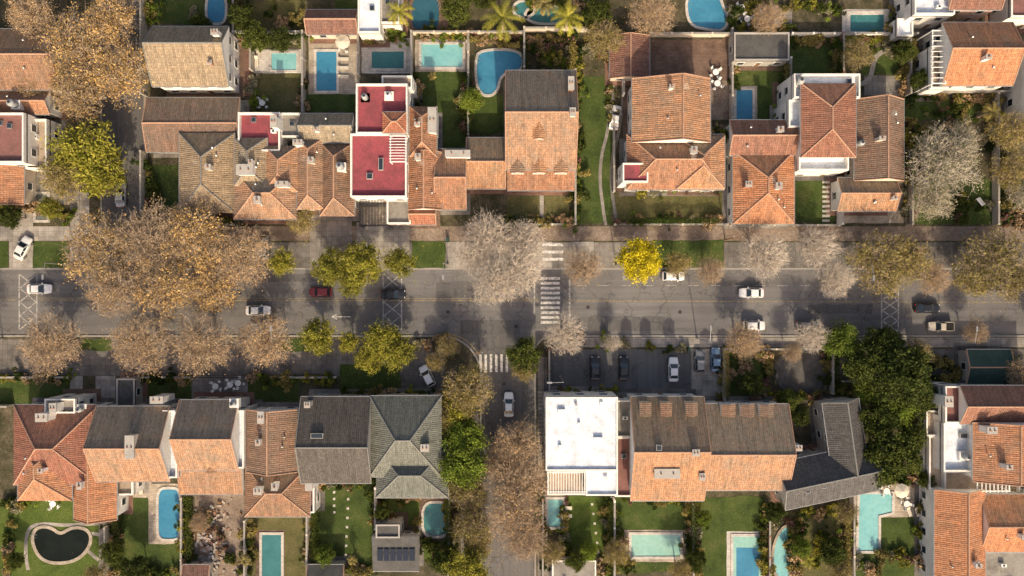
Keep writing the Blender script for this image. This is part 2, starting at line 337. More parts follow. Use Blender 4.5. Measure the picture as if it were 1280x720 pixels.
# ------------------------------------------------------------ pools
def pool(pts,m,cop='patio_white',cw=.45):
    P=ccw([W(*q) for q in pts]); cx=sum(p[0] for p in P)/len(P); cy=sum(p[1] for p in P)/len(P)
    n=len(P); out=[]
    for i in range(n):
        a,b_,c=Vector(P[i-1]),Vector(P[i]),Vector(P[(i+1)%n])
        d1=(b_-a).normalized(); d2=(c-b_).normalized(); n1=Vector((d1.y,-d1.x)); n2=Vector((d2.y,-d2.x)); mm=(n1+n2).normalized()
        out.append(tuple(b_+mm*cw/max(.6,mm.dot(n1))))
    e=empty('swimming_pool')
    b=MB(); b.ring(out,P,.1,.28,cop); b.obj('coping',e)
    b=MB(); b.face([(*p,.172) for p in P],m); b.obj('water',e)
    b=MB()
    px,py=P[0]; vx,vy=(cx-px),(cy-py); l=math.hypot(vx,vy); vx/=l; vy/=l
    for s_ in (0,.5):
        ax,ay=px+vx*.2-vy*s_,py+vy*.2+vx*s_
        b.tube((ax-vx*.6,ay-vy*.6,.26),(ax-vx*.5,ay-vy*.5,1.),.03,.03,'metal_grey',6); b.tube((ax-vx*.5,ay-vy*.5,1.),(ax+vx*.2,ay+vy*.2,.17),.03,.03,'metal_grey',6)
    b.obj('ladder',e)
def el(cx,cy,rx,ry,n=24,k=0,ph=0,p=2): 
    o=[]
    for i in range(n):
        t=2*math.pi*i/n; r=1+k*math.cos(2*t+ph)+k*.6*math.sin(t+ph)
        c,s_=math.cos(t),math.sin(t)
        o.append((cx+rx*r*math.copysign(abs(c)**(2/p),c),cy+ry*r*math.copysign(abs(s_)**(2/p),s_)))
    return o
pool(el(271,12,11,17,p=3),'water_blue'); pool(R(340,67,371,88),'water_cyan'); pool(R(396,65,421,114),'water_blue'); pool(R(465,65,505,86),'water_teal')
pool(R(527,56,578,84),'water_cyan')
def smooth(pts,it=2):
    for _ in range(it):
        o=[]
        for i in range(len(pts)):
            a,b_=pts[i],pts[(i+1)%len(pts)]; o+=[(a[0]*.75+b_[0]*.25,a[1]*.75+b_[1]*.25),(a[0]*.25+b_[0]*.75,a[1]*.25+b_[1]*.75)]
        pts=o
    return pts
pool(smooth([(596,78),(600,64),(652,64),(652,88),(636,88),(624,96),(620,116),(606,120),(597,108)]),'water_blue')
pool(el(532,18,17,20,p=4),'water_deep','patio_brown'); pool(el(684,18,22,12,k=.18),'water_teal'); pool(smooth([(858,2),(866,-6),(898,-4),(902,10),(909,22),(904,38),(884,36),(862,31)]),'water_blue')
pool(R(920,113,940,153),'water_blue'); pool(R(1062,19,1104,40),'water_teal','patio_white',.7); pool(el(655,12,12,9),'water_teal')
pool(el(212,642,13,31,p=5),'water_blue'); pool(R(328,668,352,730),'water_teal'); pool(el(545,648,14,22,k=.08,p=3),'water_teal'); pool(R(685,624,703,658),'water_cyan')
pool(R(789,668,850,695),'water_pale'); pool(R(916,670,951,730),'water_pale'); sheet('pool_deep_end',R(920,684,948,728),.177,'water_blue'); pool(el(980,690,13,34,k=.12,ph=1),'water_cyan','patio_cream')
pool([(1074,617),(1114,617),(1114,640),(1097,644),(1097,688),(1072,688)],'water_cyan'); pool(R(46,243,60,275),'water_grey')
pool(smooth([(42,672),(48,660),(64,660),(76,670),(92,660),(108,662),(114,672),(108,688),(92,700),(66,702),(50,694)]),'water_dark','patio_cream',.55)
# ------------------------------------------------------------ buildings
def windows(b,w,d,z0,ze,door=True):
    n=max(1,int((ze-z0)/2.7))
    for side in range(4):
        L=(w,d)[side%2]; k=max(1,int(L/3.0)); 
        off=(d/2,w/2)[side%2]; ang=[math.pi*1.5,0,math.pi/2,math.pi][side]
        nx,ny=math.cos(ang),math.sin(ang); tx,ty=-ny,nx
        for st in range(n):
            zb=z0+st*2.8+1.0
            if zb+1.3>ze: continue
            for i in range(k):
                t=(i+.5)/k*L-L/2; ww=1.3
                rot=ang+math.pi/2; h0,h1=zb,zb+1.2
                if door and st==0 and i==k//2 and side in (0,2): h0=z0+.02; h1=z0+2.1; ww=1.0
                b.box(nx*(off+.03)+tx*t,ny*(off+.03)+ty*t,h0,h1,ww,.06,'plastic_white',rot)
                b.box(nx*(off+.05)+tx*t,ny*(off+.05)+ty*t,h0+.1,h1-.1,ww-.2,.08,'window_glass' if h0>z0+.1 else 'wood',rot)
                if h0>z0+.1: b.box(nx*(off+.1)+tx*t,ny*(off+.1)+ty*t,h0-.08,h0,ww+.2,.2,'wall_grey',rot)
RIDGE={'tile_slate':'ridge_grey','tile_slategreen':'ridge_grey','tile_grey':'ridge_grey'}
APN=[0]
def blk(parent,kind,x0,y0,x1,y1,ze,zr,ax,rm,wm,rot=0,rf=.5,z0=0.1,nowin=False,clut=True):
    cx,cy=W((x0+x1)/2,(y0+y1)/2,ze); k=S*(H-ze)/H; w=(x1-x0)*k; d=(y1-y0)*k
    ov=.4 if kind in 'ghs' else 0
    ww,dd=w-2*ov,d-2*ov; r=math.radians(rot); loc=(cx,cy,0)
    b=MB(); b.box(0,0,z0,ze-(.05 if kind!='f' else .02),ww,dd,wm); b.obj('walls',parent,loc,r)
    if z0<1:
        APN[0]+=1; b=MB(); z=.159+(APN[0]%60)*.0001; a_=ww/2+.8;c_=dd/2+.8; b.face([(-a_,-c_,z),(a_,-c_,z),(a_,c_,z),(-a_,c_,z)],random.choice(('pavement_grey','patio_brown','pavement_dark','pavement_red'))); b.obj('apron_paving',parent,loc,r)
    if not nowin:
        b=MB(); windows(b,ww,dd,z0,ze); b.obj('windows_and_doors',parent,loc,r)
    b=MB(); rg=RIDGE.get(rm,'ridge_orange'); zb=ze-.22
    if kind=='f':
        t=.25; o=[(-w/2,-d/2),(w/2,-d/2),(w/2,d/2),(-w/2,d/2)]; i_=[(-w/2+t,-d/2+t),(w/2-t,-d/2+t),(w/2-t,d/2-t),(-w/2+t,d/2-t)]
        b.ring(o,i_,ze-.3,ze+(zr or .6),wm); b.face([(*p,ze) for p in i_],rm)
        if clut:
            for _ in range(2 if w*d>40 else 1):
                x,y=random.uniform(-w/2+1,w/2-1),random.uniform(-d/2+1,d/2-1)
                if random.random()<.5: b.box(x,y,ze,ze+.7,.9,.5,'plastic_white',random.choice((0,1.57))); b.tube((x,y,ze+.7),(x,y,ze+.72),.2,.2,'metal_dark',10)
                else: b.box(x,y,ze,ze+.35,.8,.8,'metal_grey'); b.box(x,y,ze+.35,ze+.38,.66,.66,'window_glass')
    else:
        if ax=='y': w,d=d,w
        hw,hd=w/2,d/2; ry=-hd+d*rf
        ins=0
        if kind=='h': ins=min(hd*.95,hw*.8)
        def T(p):
            return (p[0],p[1],p[2]) if ax=='x' else (-p[1],p[0],p[2])
        A,B,C,D=[(-hw,-hd,ze),(hw,-hd,ze),(hw,hd,ze),(-hw,hd,ze)]
        E_,F=(-hw+ins,ry,zr),(hw-ins,ry,zr)
        if kind=='s': E_,F=(-hw,hd,zr),(hw,hd,zr)
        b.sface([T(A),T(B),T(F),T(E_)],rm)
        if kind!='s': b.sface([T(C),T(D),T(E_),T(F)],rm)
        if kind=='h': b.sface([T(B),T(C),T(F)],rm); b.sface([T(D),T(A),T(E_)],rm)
        elif kind=='g': b.face([T(B),T(C),T(F)],wm); b.face([T(D),T(A),T(E_)],wm)
        else: b.face([T(B),T(C),T(F)],wm); b.face([T(D),T(A),T(E_)],wm); b.face([T(C),T(D),T(E_),T(F)],wm)
        q=[A,B,C,D]
        for i in range(4):
            a,c=q[i],q[(i+1)%4]; b.face([T((a[0],a[1],zb)),T((c[0],c[1],zb)),T(c),T(a)],'wall_grey' if 'slate' in rm else wm)
        b.face([T((p[0],p[1],zb)) for p in (D,C,B,A)],wm)
        def cap(p,q_,rr=.13): 
            b.tube(T((p[0],p[1],p[2]+.03)),T((q_[0],q_[1],q_[2]+.03)),rr,rr,rg,6)
        if kind!='s': cap(E_,F)
        if kind=='h':
            for a,c in ((A,E_),(D,E_),(B,F),(C,F)): cap(a,c,.11)
        if kind=='g':
            for a,c in ((A,E_),(D,E_),(B,F),(C,F)): cap(a,c,.09)
        for yy in (-hd-.06,hd+.06):
            b.tube(T((-hw,yy,ze-.08)),T((hw,yy,ze-.08)),.08,.08,'metal_grey',6)
        if clut and kind!='s' and w*d>30:
            x=random.uniform(-hw+ins+.5,hw-ins-.5) if hw-ins>.6 else 0; p=T((x,ry+random.choice((-1,1))*hd*.3,0)); 
            cw_,cd_=random.uniform(.6,1.),random.uniform(.5,1.1)
            b.box(p[0],p[1],ze,zr+.5,cw_,cd_,wm); b.box(p[0],p[1],zr+.5,zr+.62,cw_+.2,cd_+.2,'wall_grey'); b.tube((p[0],p[1],zr+.62),(p[0],p[1],zr+.95),.18,.15,'wall_brick',8)
            for _ in range(2):
                x=random.uniform(-hw*.6,hw*.6); s_=random.choice((-1,1)); f=random.uniform(.35,.6); zz=zr-(zr-ze)*f; p=T((x,ry+s_*hd*f,0))
                b.tube((p[0],p[1],zz-.2),(p[0],p[1],zz+.5),.09,.09,'metal_grey',8); b.tube((p[0],p[1],zz+.5),(p[0],p[1],zz+.62),.2,.04,'metal_grey',8)
            if random.random()<.6:
                p=T((hw*.5-ins*.5,ry,0)); b.tube((p[0],p[1],zr),(p[0],p[1],zr+2),.03,.02,'metal_grey',5)
                for q_ in range(5): b.tube((p[0]-.5+q_*.06,p[1]-.4+q_*.2,zr+1.9),(p[0]+.5-q_*.06,p[1]-.4+q_*.2,zr+1.9),.015,.015,'metal_grey',4)
    b.obj('roof',parent,loc,r)
def dormer(e,px,py,zt,w=1.8,d=2.2,rm='tile_brownorange',wm='wall_white'):
    x,y=W(px,py,zt); b=MB(); b.box(x,y,zt-2.5,zt-.6,w,d,wm)
    b.box(x,y-d/2-.03,zt-1.6,zt-.75,w-.5,.06,'window_glass'); hw=w/2+.15;hd=d/2+.15
    b.sface([(x+hw,y-hd,zt-.6),(x+hw,y+hd,zt-.6),(x,y+hd,zt),(x,y-hd,zt)],rm); b.sface([(x-hw,y+hd,zt-.6),(x-hw,y-hd,zt-.6),(x,y-hd,zt),(x,y+hd,zt)],rm)
    b.face([(x-hw,y-hd,zt-.6),(x+hw,y-hd,zt-.6),(x,y-hd,zt)],wm); b.face([(x+hw,y+hd,zt-.6),(x-hw,y+hd,zt-.6),(x,y+hd,zt)],wm); b.obj('dormer',e)
def chim(e,px,py,zt,w=1.,d=.8,m='wall_white',z0=3):
    x,y=W(px,py,zt); b=MB(); b.box(x,y,z0,zt,w,d,m); b.box(x,y,zt,zt+.12,w+.2,d+.2,'wall_grey')
    for s_ in (-.25,.25): b.tube((x+s_*w,y,zt+.12),(x+s_*w,y,zt+.4),.13,.11,'wall_brick',8)
    b.obj('chimney',e)
def tank(e,px,py,zb,r=.6,h=1.3,m='tank_grey'):
    x,y=W(px,py,zb+h); b=MB(); b.box(x,y,zb-1,zb,1.5,1.5,'wall_white'); b.tube((x,y,zb),(x,y,zb+h),r,r,m,16); b.tube((x,y,zb+h),(x,y,zb+h+.25),r,.2,m,16); b.tube((x,y,zb+h+.25),(x,y,zb+h+.35),.22,.2,'metal_dark',10); b.obj('water_tank',e)
def skyl(e,px,py,z,w=1,d=1):
    x,y=W(px,py,z); b=MB(); b.box(x,y,z-.5,z,w,d,'wall_grey'); b.box(x,y,z,z+.03,w-.16,d-.16,'window_glass'); b.obj('skylight',e)
def pergola(e,x0,y0,x1,y1,z,n,m='plastic_white',post=True,ax='x',z0=.1):
    ax0,ay0=W(x0,y0,z); ax1,ay1=W(x1,y1,z); b=MB(); w=ax1-ax0; d=ay0-ay1; cx=(ax0+ax1)/2; cy=(ay0+ay1)/2
    for yy in (ay0,ay1): b.box(cx,yy,z-.2,z,w+.3,.15,m)
    for xx in (ax0,ax1): b.box(xx,cy,z-.2,z-.003,.15,d-.16,m)
    for i in range(1,n):
        t=i/n
        if ax=='x': b.box(ax0+w*t,cy,z,z+.12,.1,d+.4,m)
        else: b.box(cx,ay1+d*t,z,z+.12,w+.4,.1,m)
    if post:
        for xx in (ax0,ax1):
            for yy in (ay0,ay1): b.box(xx,yy,z0,z-.2,.16,.16,m)
    return b.obj('pergola',e)
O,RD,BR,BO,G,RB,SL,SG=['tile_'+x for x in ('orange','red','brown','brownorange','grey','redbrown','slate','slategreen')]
WW,WC,WP,WG,WK='wall_white','wall_cream','wall_pink','wall_grey','wall_brick'
def house(name,blocks):
    e=empty(name)
    for B in blocks:
        kw=B[-1] if isinstance(B[-1],dict) else {}
        blk(e,*(B[:-1] if kw else B),**kw)
    return e
NC=dict(clut=False)
e=house('tiled_house',[('g',-60,36,75,112,5,7.6,'x',BR,WC),('g',-40,114,62,143,4,5.4,'x',O,WW),('f',-30,142,33,204,6.2,.7,'x','roof_maroon',WW),('g',-30,206,30,256,3.6,5,'y',O,WC),('f',36,150,62,212,3.4,.8,'x','terrace_tan',WW)]); tank(e,12,128,5.6)
e=house('grey_tiled_house',[('g',190,33,286,108,5.6,8.6,'x',G,WW,dict(rf=.62,clut=False))]); chim(e,268,40,9); chim(e,262,78,8,.6,.6,'wall_brick')
e=house('tiled_annexe',[('g',183,122,300,190,3.2,4.6,'x',BR,WC,NC),('h',224,166,294,266,4.4,6.8,'y',G,WC)])
e=house('row_house',[('f',300,142,352,190,5.2,.9,'x','roof_crimson',WW),('h',293,172,334,232,5.6,7.4,'y',G,WW),('h',292,212,372,274,5,7.,'x',BO,WC),('h',330,182,373,240,5.4,7.2,'y',BO,WC,NC)]); chim(e,342,152,8,.9,1.8); chim(e,306,212,7.8,2.6,1.6); chim(e,352,230,7.6,2,.8)
e=house('row_house',[('g',376,142,442,178,5.6,7.4,'x',G,WW),('h',371,172,406,262,5.3,7.2,'y',BO,WC),('h',400,178,443,270,5.0,7.4,'y',BR,WP,NC),('f',352,142,378,172,4.6,.6,'x','roof_concrete',WW)]); chim(e,372,178,7.6,1.4,.8); tank(e,424,207,7)
e=house('red_roof_terrace_house',[('f',446,106,510,168,7.4,.7,'x','roof_crimson',WW,NC),('f',439,168,509,247,6.6,.7,'x','roof_crimson',WW,NC),('f',478,96,516,112,6.2,.7,'x','terrace_tan',WW,NC),('f',484,250,514,280,3.,.5,'x','roof_concrete',WW,NC),('h',478,140,508,166,8.8,9.4,'x',RD,'wall_cream',dict(clut=False,z0=7.3))])
pergola(e,488,170,507,202,8.6,9,'plastic_white',ax='y',z0=6.6); tank(e,455,120,7.4,.5,1); skyl(e,462,220,7.0); tank(e,485,118,7.6,.5,.9,'plastic_white'); skyl(e,476,205,7.0,.8,2)
pergola(e,450,250,484,282,3.2,9,'metal_dark')
e=house('orange_tiled_house',[('h',512,133,546,196,5.6,7.4,'y',O,WW),('g',510,190,552,262,5,6.9,'y',O,WW),('g',544,186,583,262,4.6,6.6,'x',O,WW,NC),('g',512,256,545,281,3,4.2,'x',RD,WW,NC)]); chim(e,540,150,7.4,1.2,4,'wall_white'); chim(e,572,192,6.8,4,1)
e=house('dormer_house',[('g',632,88,720,212,6.4,10.3,'x',BO,WW,dict(rf=.52,clut=False)),('s',634,204,718,238,3.6,5.4,'x',O,WW),('g',583,172,632,236,3.5,5.2,'x',BO,WC,NC)]); dormer(e,674,162,9.7,1.6,2.6,BO); chim(e,714,104,9.6,.8,2,'wall_brick'); chim(e,716,140,10.8,.8,1.2,'wall_white')
for x in (647,674,702): dormer(e,x,207,7.2,2,2,BO)
e=house('tiled_villa',[('g',790,98,888,178,6.8,9.6,'y',BO,WW,dict(rf=.4)),('h',783,168,905,237,5.2,7.8,'x',O,WW),('h',846,170,906,236,5.6,7.4,'y',BO,WW,NC),('f',778,204,810,228,6.4,.3,'x','roof_crimson',WW,NC)]); skyl(e,856,104,8,.7,.7); skyl(e,843,158,8.6,.9,.7)
house('garden_pavilion',[('g',762,44,812,98,3,4.2,'y',RB,WC,NC)]); 
house('tiled_outbuilding',[('g',383,12,447,43,3.4,4.8,'x',RB,WC,NC)]); house('white_outbuilding',[('f',448,-14,476,42,4.5,.5,'x','roof_white',WW),('f',476,-14,500,30,3.6,.5,'x','roof_concrete',WW)])
e=house('tiled_house',[('g',912,150,994,194,5.0,6.8,'x',RB,WW),('h',916,188,993,280,4.6,6.8,'y',O,WW)]); chim(e,936,230,6.9,.9,.8,'wall_brick')
e=house('white_house',[('f',990,94,1072,124,6.6,.9,'x','roof_white',WW),('h',1001,104,1070,197,7.8,9.3,'y',RB,WW,NC),('f',996,170,1058,214,5.2,.9,'x','roof_white',WW,NC),('f',984,126,1003,160,5.8,.7,'x','roof_white',WW,NC)]); tank(e,1002,100,7); tank(e,1078,178,4.6,.5,1)
e=house('brown_tiled_house',[('g',1068,124,1130,226,4.4,7.2,'y',BR,WC),('g',1047,222,1120,264,3.5,5,'x',BO,WW)])
e=house('orange_tiled_house',[('g',1178,28,1266,107,6.2,9,'x',O,WW),('f',1160,60,1182,112,4.6,.8,'x','terrace_tan',WW,NC)]); pergola(e,1166,38,1182,104,6.6,10,'plastic_white',ax='y')
house('white_house',[('f',1140,-24,1190,20,5.6,.8,'x','roof_white',WW),('g',1186,-34,1252,12,6.4,8,'x',RB,WP)])
house('dark_garage',[('f',917,41,986,76,3,.3,'x','roof_dark',WG,NC)]); house('white_garage',[('f',1120,24,1140,46,3,.4,'x','roof_white',WW,NC),('f',1262,-20,1330,22,5,.4,'x','roof_maroon',WW)])
house('tiled_house',[('g',1278,60,1370,160,5,7.5,'x',BO,WW)]); 
e=house('red_tiled_house',[('h',17,506,124,606,5.2,8.3,'x',RD,WW,NC),('h',22,545,90,626,5,7.6,'y',O,WW),('g',92,560,146,650,4.4,6.4,'y',O,WW),('f',58,498,96,516,5.6,.5,'x','roof_concrete',WW,NC)]); chim(e,66,510,7.6,1,1.4); tank(e,98,512,5.5,.5,.9); chim(e,52,522,8.2,1.8,1.2)
e=house('tiled_house',[('g',120,508,212,602,6,9.4,'x',BO,WW,NC),('f',130,596,168,618,3.4,.5,'x','terrace_tan',WW,NC),('f',206,512,224,596,5.6,.8,'x','roof_white',WW,NC)]); chim(e,162,559,9.8,1.3,3.6,'wall_cream'); chim(e,196,500,7,2,1)
e=house('tiled_house',[('g',224,500,298,588,6.2,9.4,'x',BO,WW,NC),('s',224,572,304,618,4,5.6,'x',BO,WW),('f',292,512,307,584,5.6,.8,'x','roof_white',WW,NC)]); dormer(e,262,582,6.6,1.6,2.4,BO); tank(e,290,505,7,.5,.8)
e=house('brown_tiled_house',[('g',308,512,372,590,5.4,7.8,'y',BR,WW),('h',306,580,388,646,4,6,'x',BR,WW),('f',368,556,394,640,3.3,.6,'x','roof_maroon',WW,NC)]); chim(e,326,522,8,.9,1.8); chim(e,386,600,6,1,3.4); chim(e,322,614,6.8,1.2,1.)
e=house('slate_roof_house',[('g',376,496,464,604,6.2,9.2,'x',SL,WG,dict(rf=.46,clut=False))]); skyl(e,396,545,8.8,2,.8); skyl(e,412,556,8.6,2.2,.6); chim(e,384,506,8.4,.8,.8,'wall_grey')
e=house('slate_roof_house',[('h',462,495,552,596,6.2,9.4,'x',SG,WC,NC),('h',470,556,560,622,5.2,8,'x',SG,WC,NC)]); chim(e,531,560,8.9,1.2,1.0,'wall_cream')
for i in range(3): skyl(e,486+i*7,612,5.9,.8,.7)
e=house('solar_shed',[('s',466,668,524,714,3.2,4.2,'x','roof_dark',WG,NC),('f',470,655,500,672,4,.3,'x','roof_dark',WG,NC)]); b=MB()
for i in range(6):
    x,y=W(475+i*8,694,4.2); b.box(x,y,4.0,4.08,.95,2.,'solar_glass'); b.box(x,y,3.2,3.995,1.,.1,'metal_grey')
b.obj('solar_panels',e)
e=house('white_flat_roof_house',[('f',682,496,772,588,6.8,.35,'x','roof_white',WW,NC),('f',732,588,772,619,6.4,.35,'x','roof_white',WW,NC),('f',684,589,732,618,3.4,.35,'x','terrace_tan',WW,NC)]); pergola(e,685,590,731,615,6.6,14,'plastic_white',z0=3.4)
b=MB()
for px,py,w,d in ((702,515,1.2,.8),(752,505,.6,.6),(748,548,1.5,.3),(724,530,.4,.4),(700,560,.5,.9),(758,600,.7,.5)): x,y=W(px,py,7.3); b.box(x,y,6.8,7.3,w,d,'plastic_white')
x,y=W(720,505,7); b.tube((x,y,6.8),(x,y,7.5),.25,.25,'metal_grey',12); b.obj('rooftop_vents',e)
e=house('tiled_house',[('g',788,496,880,626,6.4,10.3,'x',BO,WW,dict(rf=.52,clut=False)),('g',872,505,986,613,6,9,'x',BO,WW,dict(rf=.46,clut=False))]); chim(e,834,592,9.2,4,1.4,'wall_cream'); chim(e,870,566,10.6,1,.9); chim(e,878,596,9,.8,1); skyl(e,824,560,10.3,.9,.9)
for x in (808,834,866): dormer(e,x,512,9.2,1.6,2.,BR,'wall_cream')
for x in (912,936,960): dormer(e,x,514,8.2,2.,1.8,BR)
house('tiled_house_annexe',[('f',768,500,790,546,3.4,.5,'x','roof_concrete',WW),('f',768,546,790,620,3.2,.5,'x','roof_maroon',WW)])
e=house('dark_slate_house',[('g',1034,500,1080,592,5.6,8,'y',SL,WG,dict(rot=8,clut=False)),('g',974,566,1094,626,5.2,7.8,'x',SL,WG,dict(rot=12,clut=False))]); chim(e,998,560,8.4,1,.8,'wall_white'); skyl(e,1010,612,7.2,.8,1.2); skyl(e,1030,606,7.2,.8,1.2)
e=house('white_terraced_villa',[('f',1178,482,1200,528,6,.8,'x','roof_maroon',WW,NC),('g',1200,482,1320,530,7,9,'x',RB,WW,NC),('g',1216,528,1330,602,7.4,10,'y',O,WW,dict(rf=.6)),('f',1176,528,1218,588,5.4,.8,'x','roof_white',WW,NC),('f',1154,512,1180,544,3.4,.9,'x','terrace_tan',WW,NC),('f',1158,544,1178,610,3.1,.8,'x','terrace_tan',WW,NC),('f',1178,588,1272,616,3.4,.6,'x','terrace_tan',WW,NC)])
chim(e,1186,502,8.4,1.2,1.6); tank(e,1210,572,6,.5,1); pergola(e,1222,592,1262,614,5.6,8,z0=3.4); skyl(e,1205,545,5.9,1.2,.8); chim(e,1240,538,9.8,1.5,1)
e=house('orange_tiled_house',[('g',1168,612,1232,735,5.2,7.4,'y',O,WW),('g',1226,618,1330,690,5,7.,'x',O,WW),('f',1220,688,1300,740,3.8,.6,'x','roof_concrete',WG)])
house('green_roof_shed',[('g',1208,437,1264,480,3,3.9,'x','roof_green',WG,NC)]); house('garden_shed',[('f',146,473,169,508,2.6,.2,'x','roof_dark',WG,NC)]); house('garden_shed',[('f',690,700,745,740,2.8,.2,'x','roof_concrete',WW)]); house('garden_shed',[('g',384,706,430,745,3,4,'x','roof_dark',WG,NC)]); house('garden_shed',[('g',228,706,262,740,2.6,3.2,'x',RB,WC,NC)])
rr=random.Random(3)
for yy in (-120,-240,850,960):
    for xx in range(-300,1600,118):
        if 560<xx<690 and yy>500: continue
        if 90<xx<215 and yy<0: continue
        house('neighbour_house',[(rr.choice('gh'),xx,yy,xx+rr.randint(75,100),yy+rr.randint(60,85),rr.choice((4.,5.5,6)),8.2,'x',rr.choice((O,RD,BO,BR,G)),WW,NC)])
for xx in (-160,-290,1400,1520):
    for yy in (80,190,520,640):
        house('neighbour_house',[('g',xx,yy,xx+90,yy+75,5.5,8.,'x',rr.choice((O,RD,BO,BR)),WW,NC)])
# ------------------------------------------------------------ garden walls
def wall(x0,y0,x1,y1,h=2.,m='garden_plaster',t=.22,name='garden_wall'):
    a,b_=Vector(W(x0,y0)),Vector(W(x1,y1)); c=(a+b_)/2; d=b_-a; b=MB(); r=math.atan2(d.y,d.x); L=d.length
    b.box(0,0,.1,h,L,t,m); b.box(0,0,h,h+.06,L+.02,t+.1,'kerb_concrete')
    n=max(2,int(L/3.5))
    for i in range(n+1): b.box(-L/2+L*i/n,0,.1,h+.12,.34,.34,m)
    b.obj(name,None,(c.x,c.y,0),r)
for a in ((184,0,184,120),(184,192,184,281),(296,0,296,60),(318,44,318,90),(382,44,382,142),(450,44,450,96),(516,44,516,132),(586,44,586,170),(655,40,655,88),(718,92,718,281),(778,92,778,120),(766,150,766,240),(912,40,912,150),(910,236,910,281),(984,76,984,126),(1048,46,1048,94),(1046,230,1046,281),
          (1130,46,1130,120),(1132,225,1132,281),(296,44,450,44),(516,44,655,44),(655,40,762,40),(812,46,912,46),(986,46,1140,46),(1240,120,1240,281),(1140,118,1280,118),
          (140,655,140,720),(232,620,232,720),(310,648,310,720),(388,606,388,720),(472,606,472,656),(562,606,562,720),(766,622,766,720),(864,628,864,720),(958,640,958,720),(1062,604,1062,720),(1160,616,1160,720),(678,622,678,720),
          (686,436,686,490),(902,436,902,500),(1036,436,1036,490),(0,506,18,506),(562,622,600,622)):
    wall(*a,h=random.choice((1.7,2.,2.2)),m=random.choice(('garden_plaster','garden_plaster','wall_cream','wall_white','wall_brick')))
for a in ((186,281,292,281),(586,281,716,281),(768,281,908,281),(912,282,1046,282),(0,471,88,471),(172,471,240,471),(310,471,420,471),(906,436,1030,436),(1050,476,1200,476)):
    wall(*a,h=.9,m='wall_cream',name='front_wall')
def fence(x0,y0,x1,y1):
    a,b_=Vector(W(x0,y0)),Vector(W(x1,y1)); c=(a+b_)/2; d=b_-a; b=MB(); L=d.length; n=int(L/.35)
    for z in (.5,1.5): b.box(0,0,z,z+.06,L,.05,'metal_dark')
    for i in range(n+1): b.box(-L/2+L*i/n,0,.1,1.7,.05,.04,'metal_dark')
    b.obj('iron_fence',None,(c.x,c.y,0),math.atan2(d.y,d.x))
for a in ((686,436,740,436),(796,436,828,436),(680,440,680,620),(240,471,308,471),(600,470,600,490),(450,282,512,282)): fence(*a)
# ------------------------------------------------------------ vegetation
def npmesh(name,V,Q,MI,mats):
    me=bpy.data.meshes.new(name); n=len(Q)
    me.vertices.add(len(V)); me.vertices.foreach_set('co',V.astype(np.float32).ravel())
    me.loops.add(n*4); me.loops.foreach_set('vertex_index',Q.astype(np.int32).ravel())
    me.polygons.add(n); me.polygons.foreach_set('loop_start',np.arange(0,n*4,4,dtype=np.int32)); me.polygons.foreach_set('material_index',MI.astype(np.int32))
    for m in mats: me.materials.append(MATS[m])
    me.update(calc_edges=True); me.validate(); return me
def tubes(A,B,ra,rb):
    d=B-A; L=np.linalg.norm(d,axis=1,keepdims=True)+1e-6; d=d/L
    up=np.where(np.abs(d[:,2:3])>.9,np.array([[1.,0,0]]),np.array([[0,0,1.]])); u=np.cross(d,up); u/=np.linalg.norm(u,axis=1,keepdims=True)+1e-9; w=np.cross(d,u)
    V=[]
    for P,r in ((A,ra),(B,rb)):
        for t in range(3):
            a=2*math.pi*t/3; V.append(P+(u*math.cos(a)+w*math.sin(a))*r[:,None])
    V=np.stack(V,1).reshape(-1,3); base=(np.arange(len(A))*6)[:,None]
    Q=np.concatenate([base+np.array([[i,(i+1)%3,3+(i+1)%3,3+i]]) for i in range(3)]); return V,Q
def leaves(C,size,rng,up=.8):
    n=len(C); nr=rng.normal(size=(n,3)); nr[:,2]+=up*np.sign(rng.random(n)-.1); nr/=np.linalg.norm(nr,axis=1,keepdims=True)
    t=np.cross(nr,rng.normal(size=(n,3))); t/=np.linalg.norm(t,axis=1,keepdims=True)+1e-9; b=np.cross(nr,t)
    s=(size*rng.uniform(.6,1.3,n))[:,None]
    V=np.stack([C-t*s,C-b*s*.55,C+t*s,C+b*s*.55],1).reshape(-1,3)
    return V,(np.arange(n)*4)[:,None]+np.array([[0,1,2,3]])
def nearest(a,b): return np.argmin(((a[:,None,:]-b[None,:,:])**2).sum(2),1)
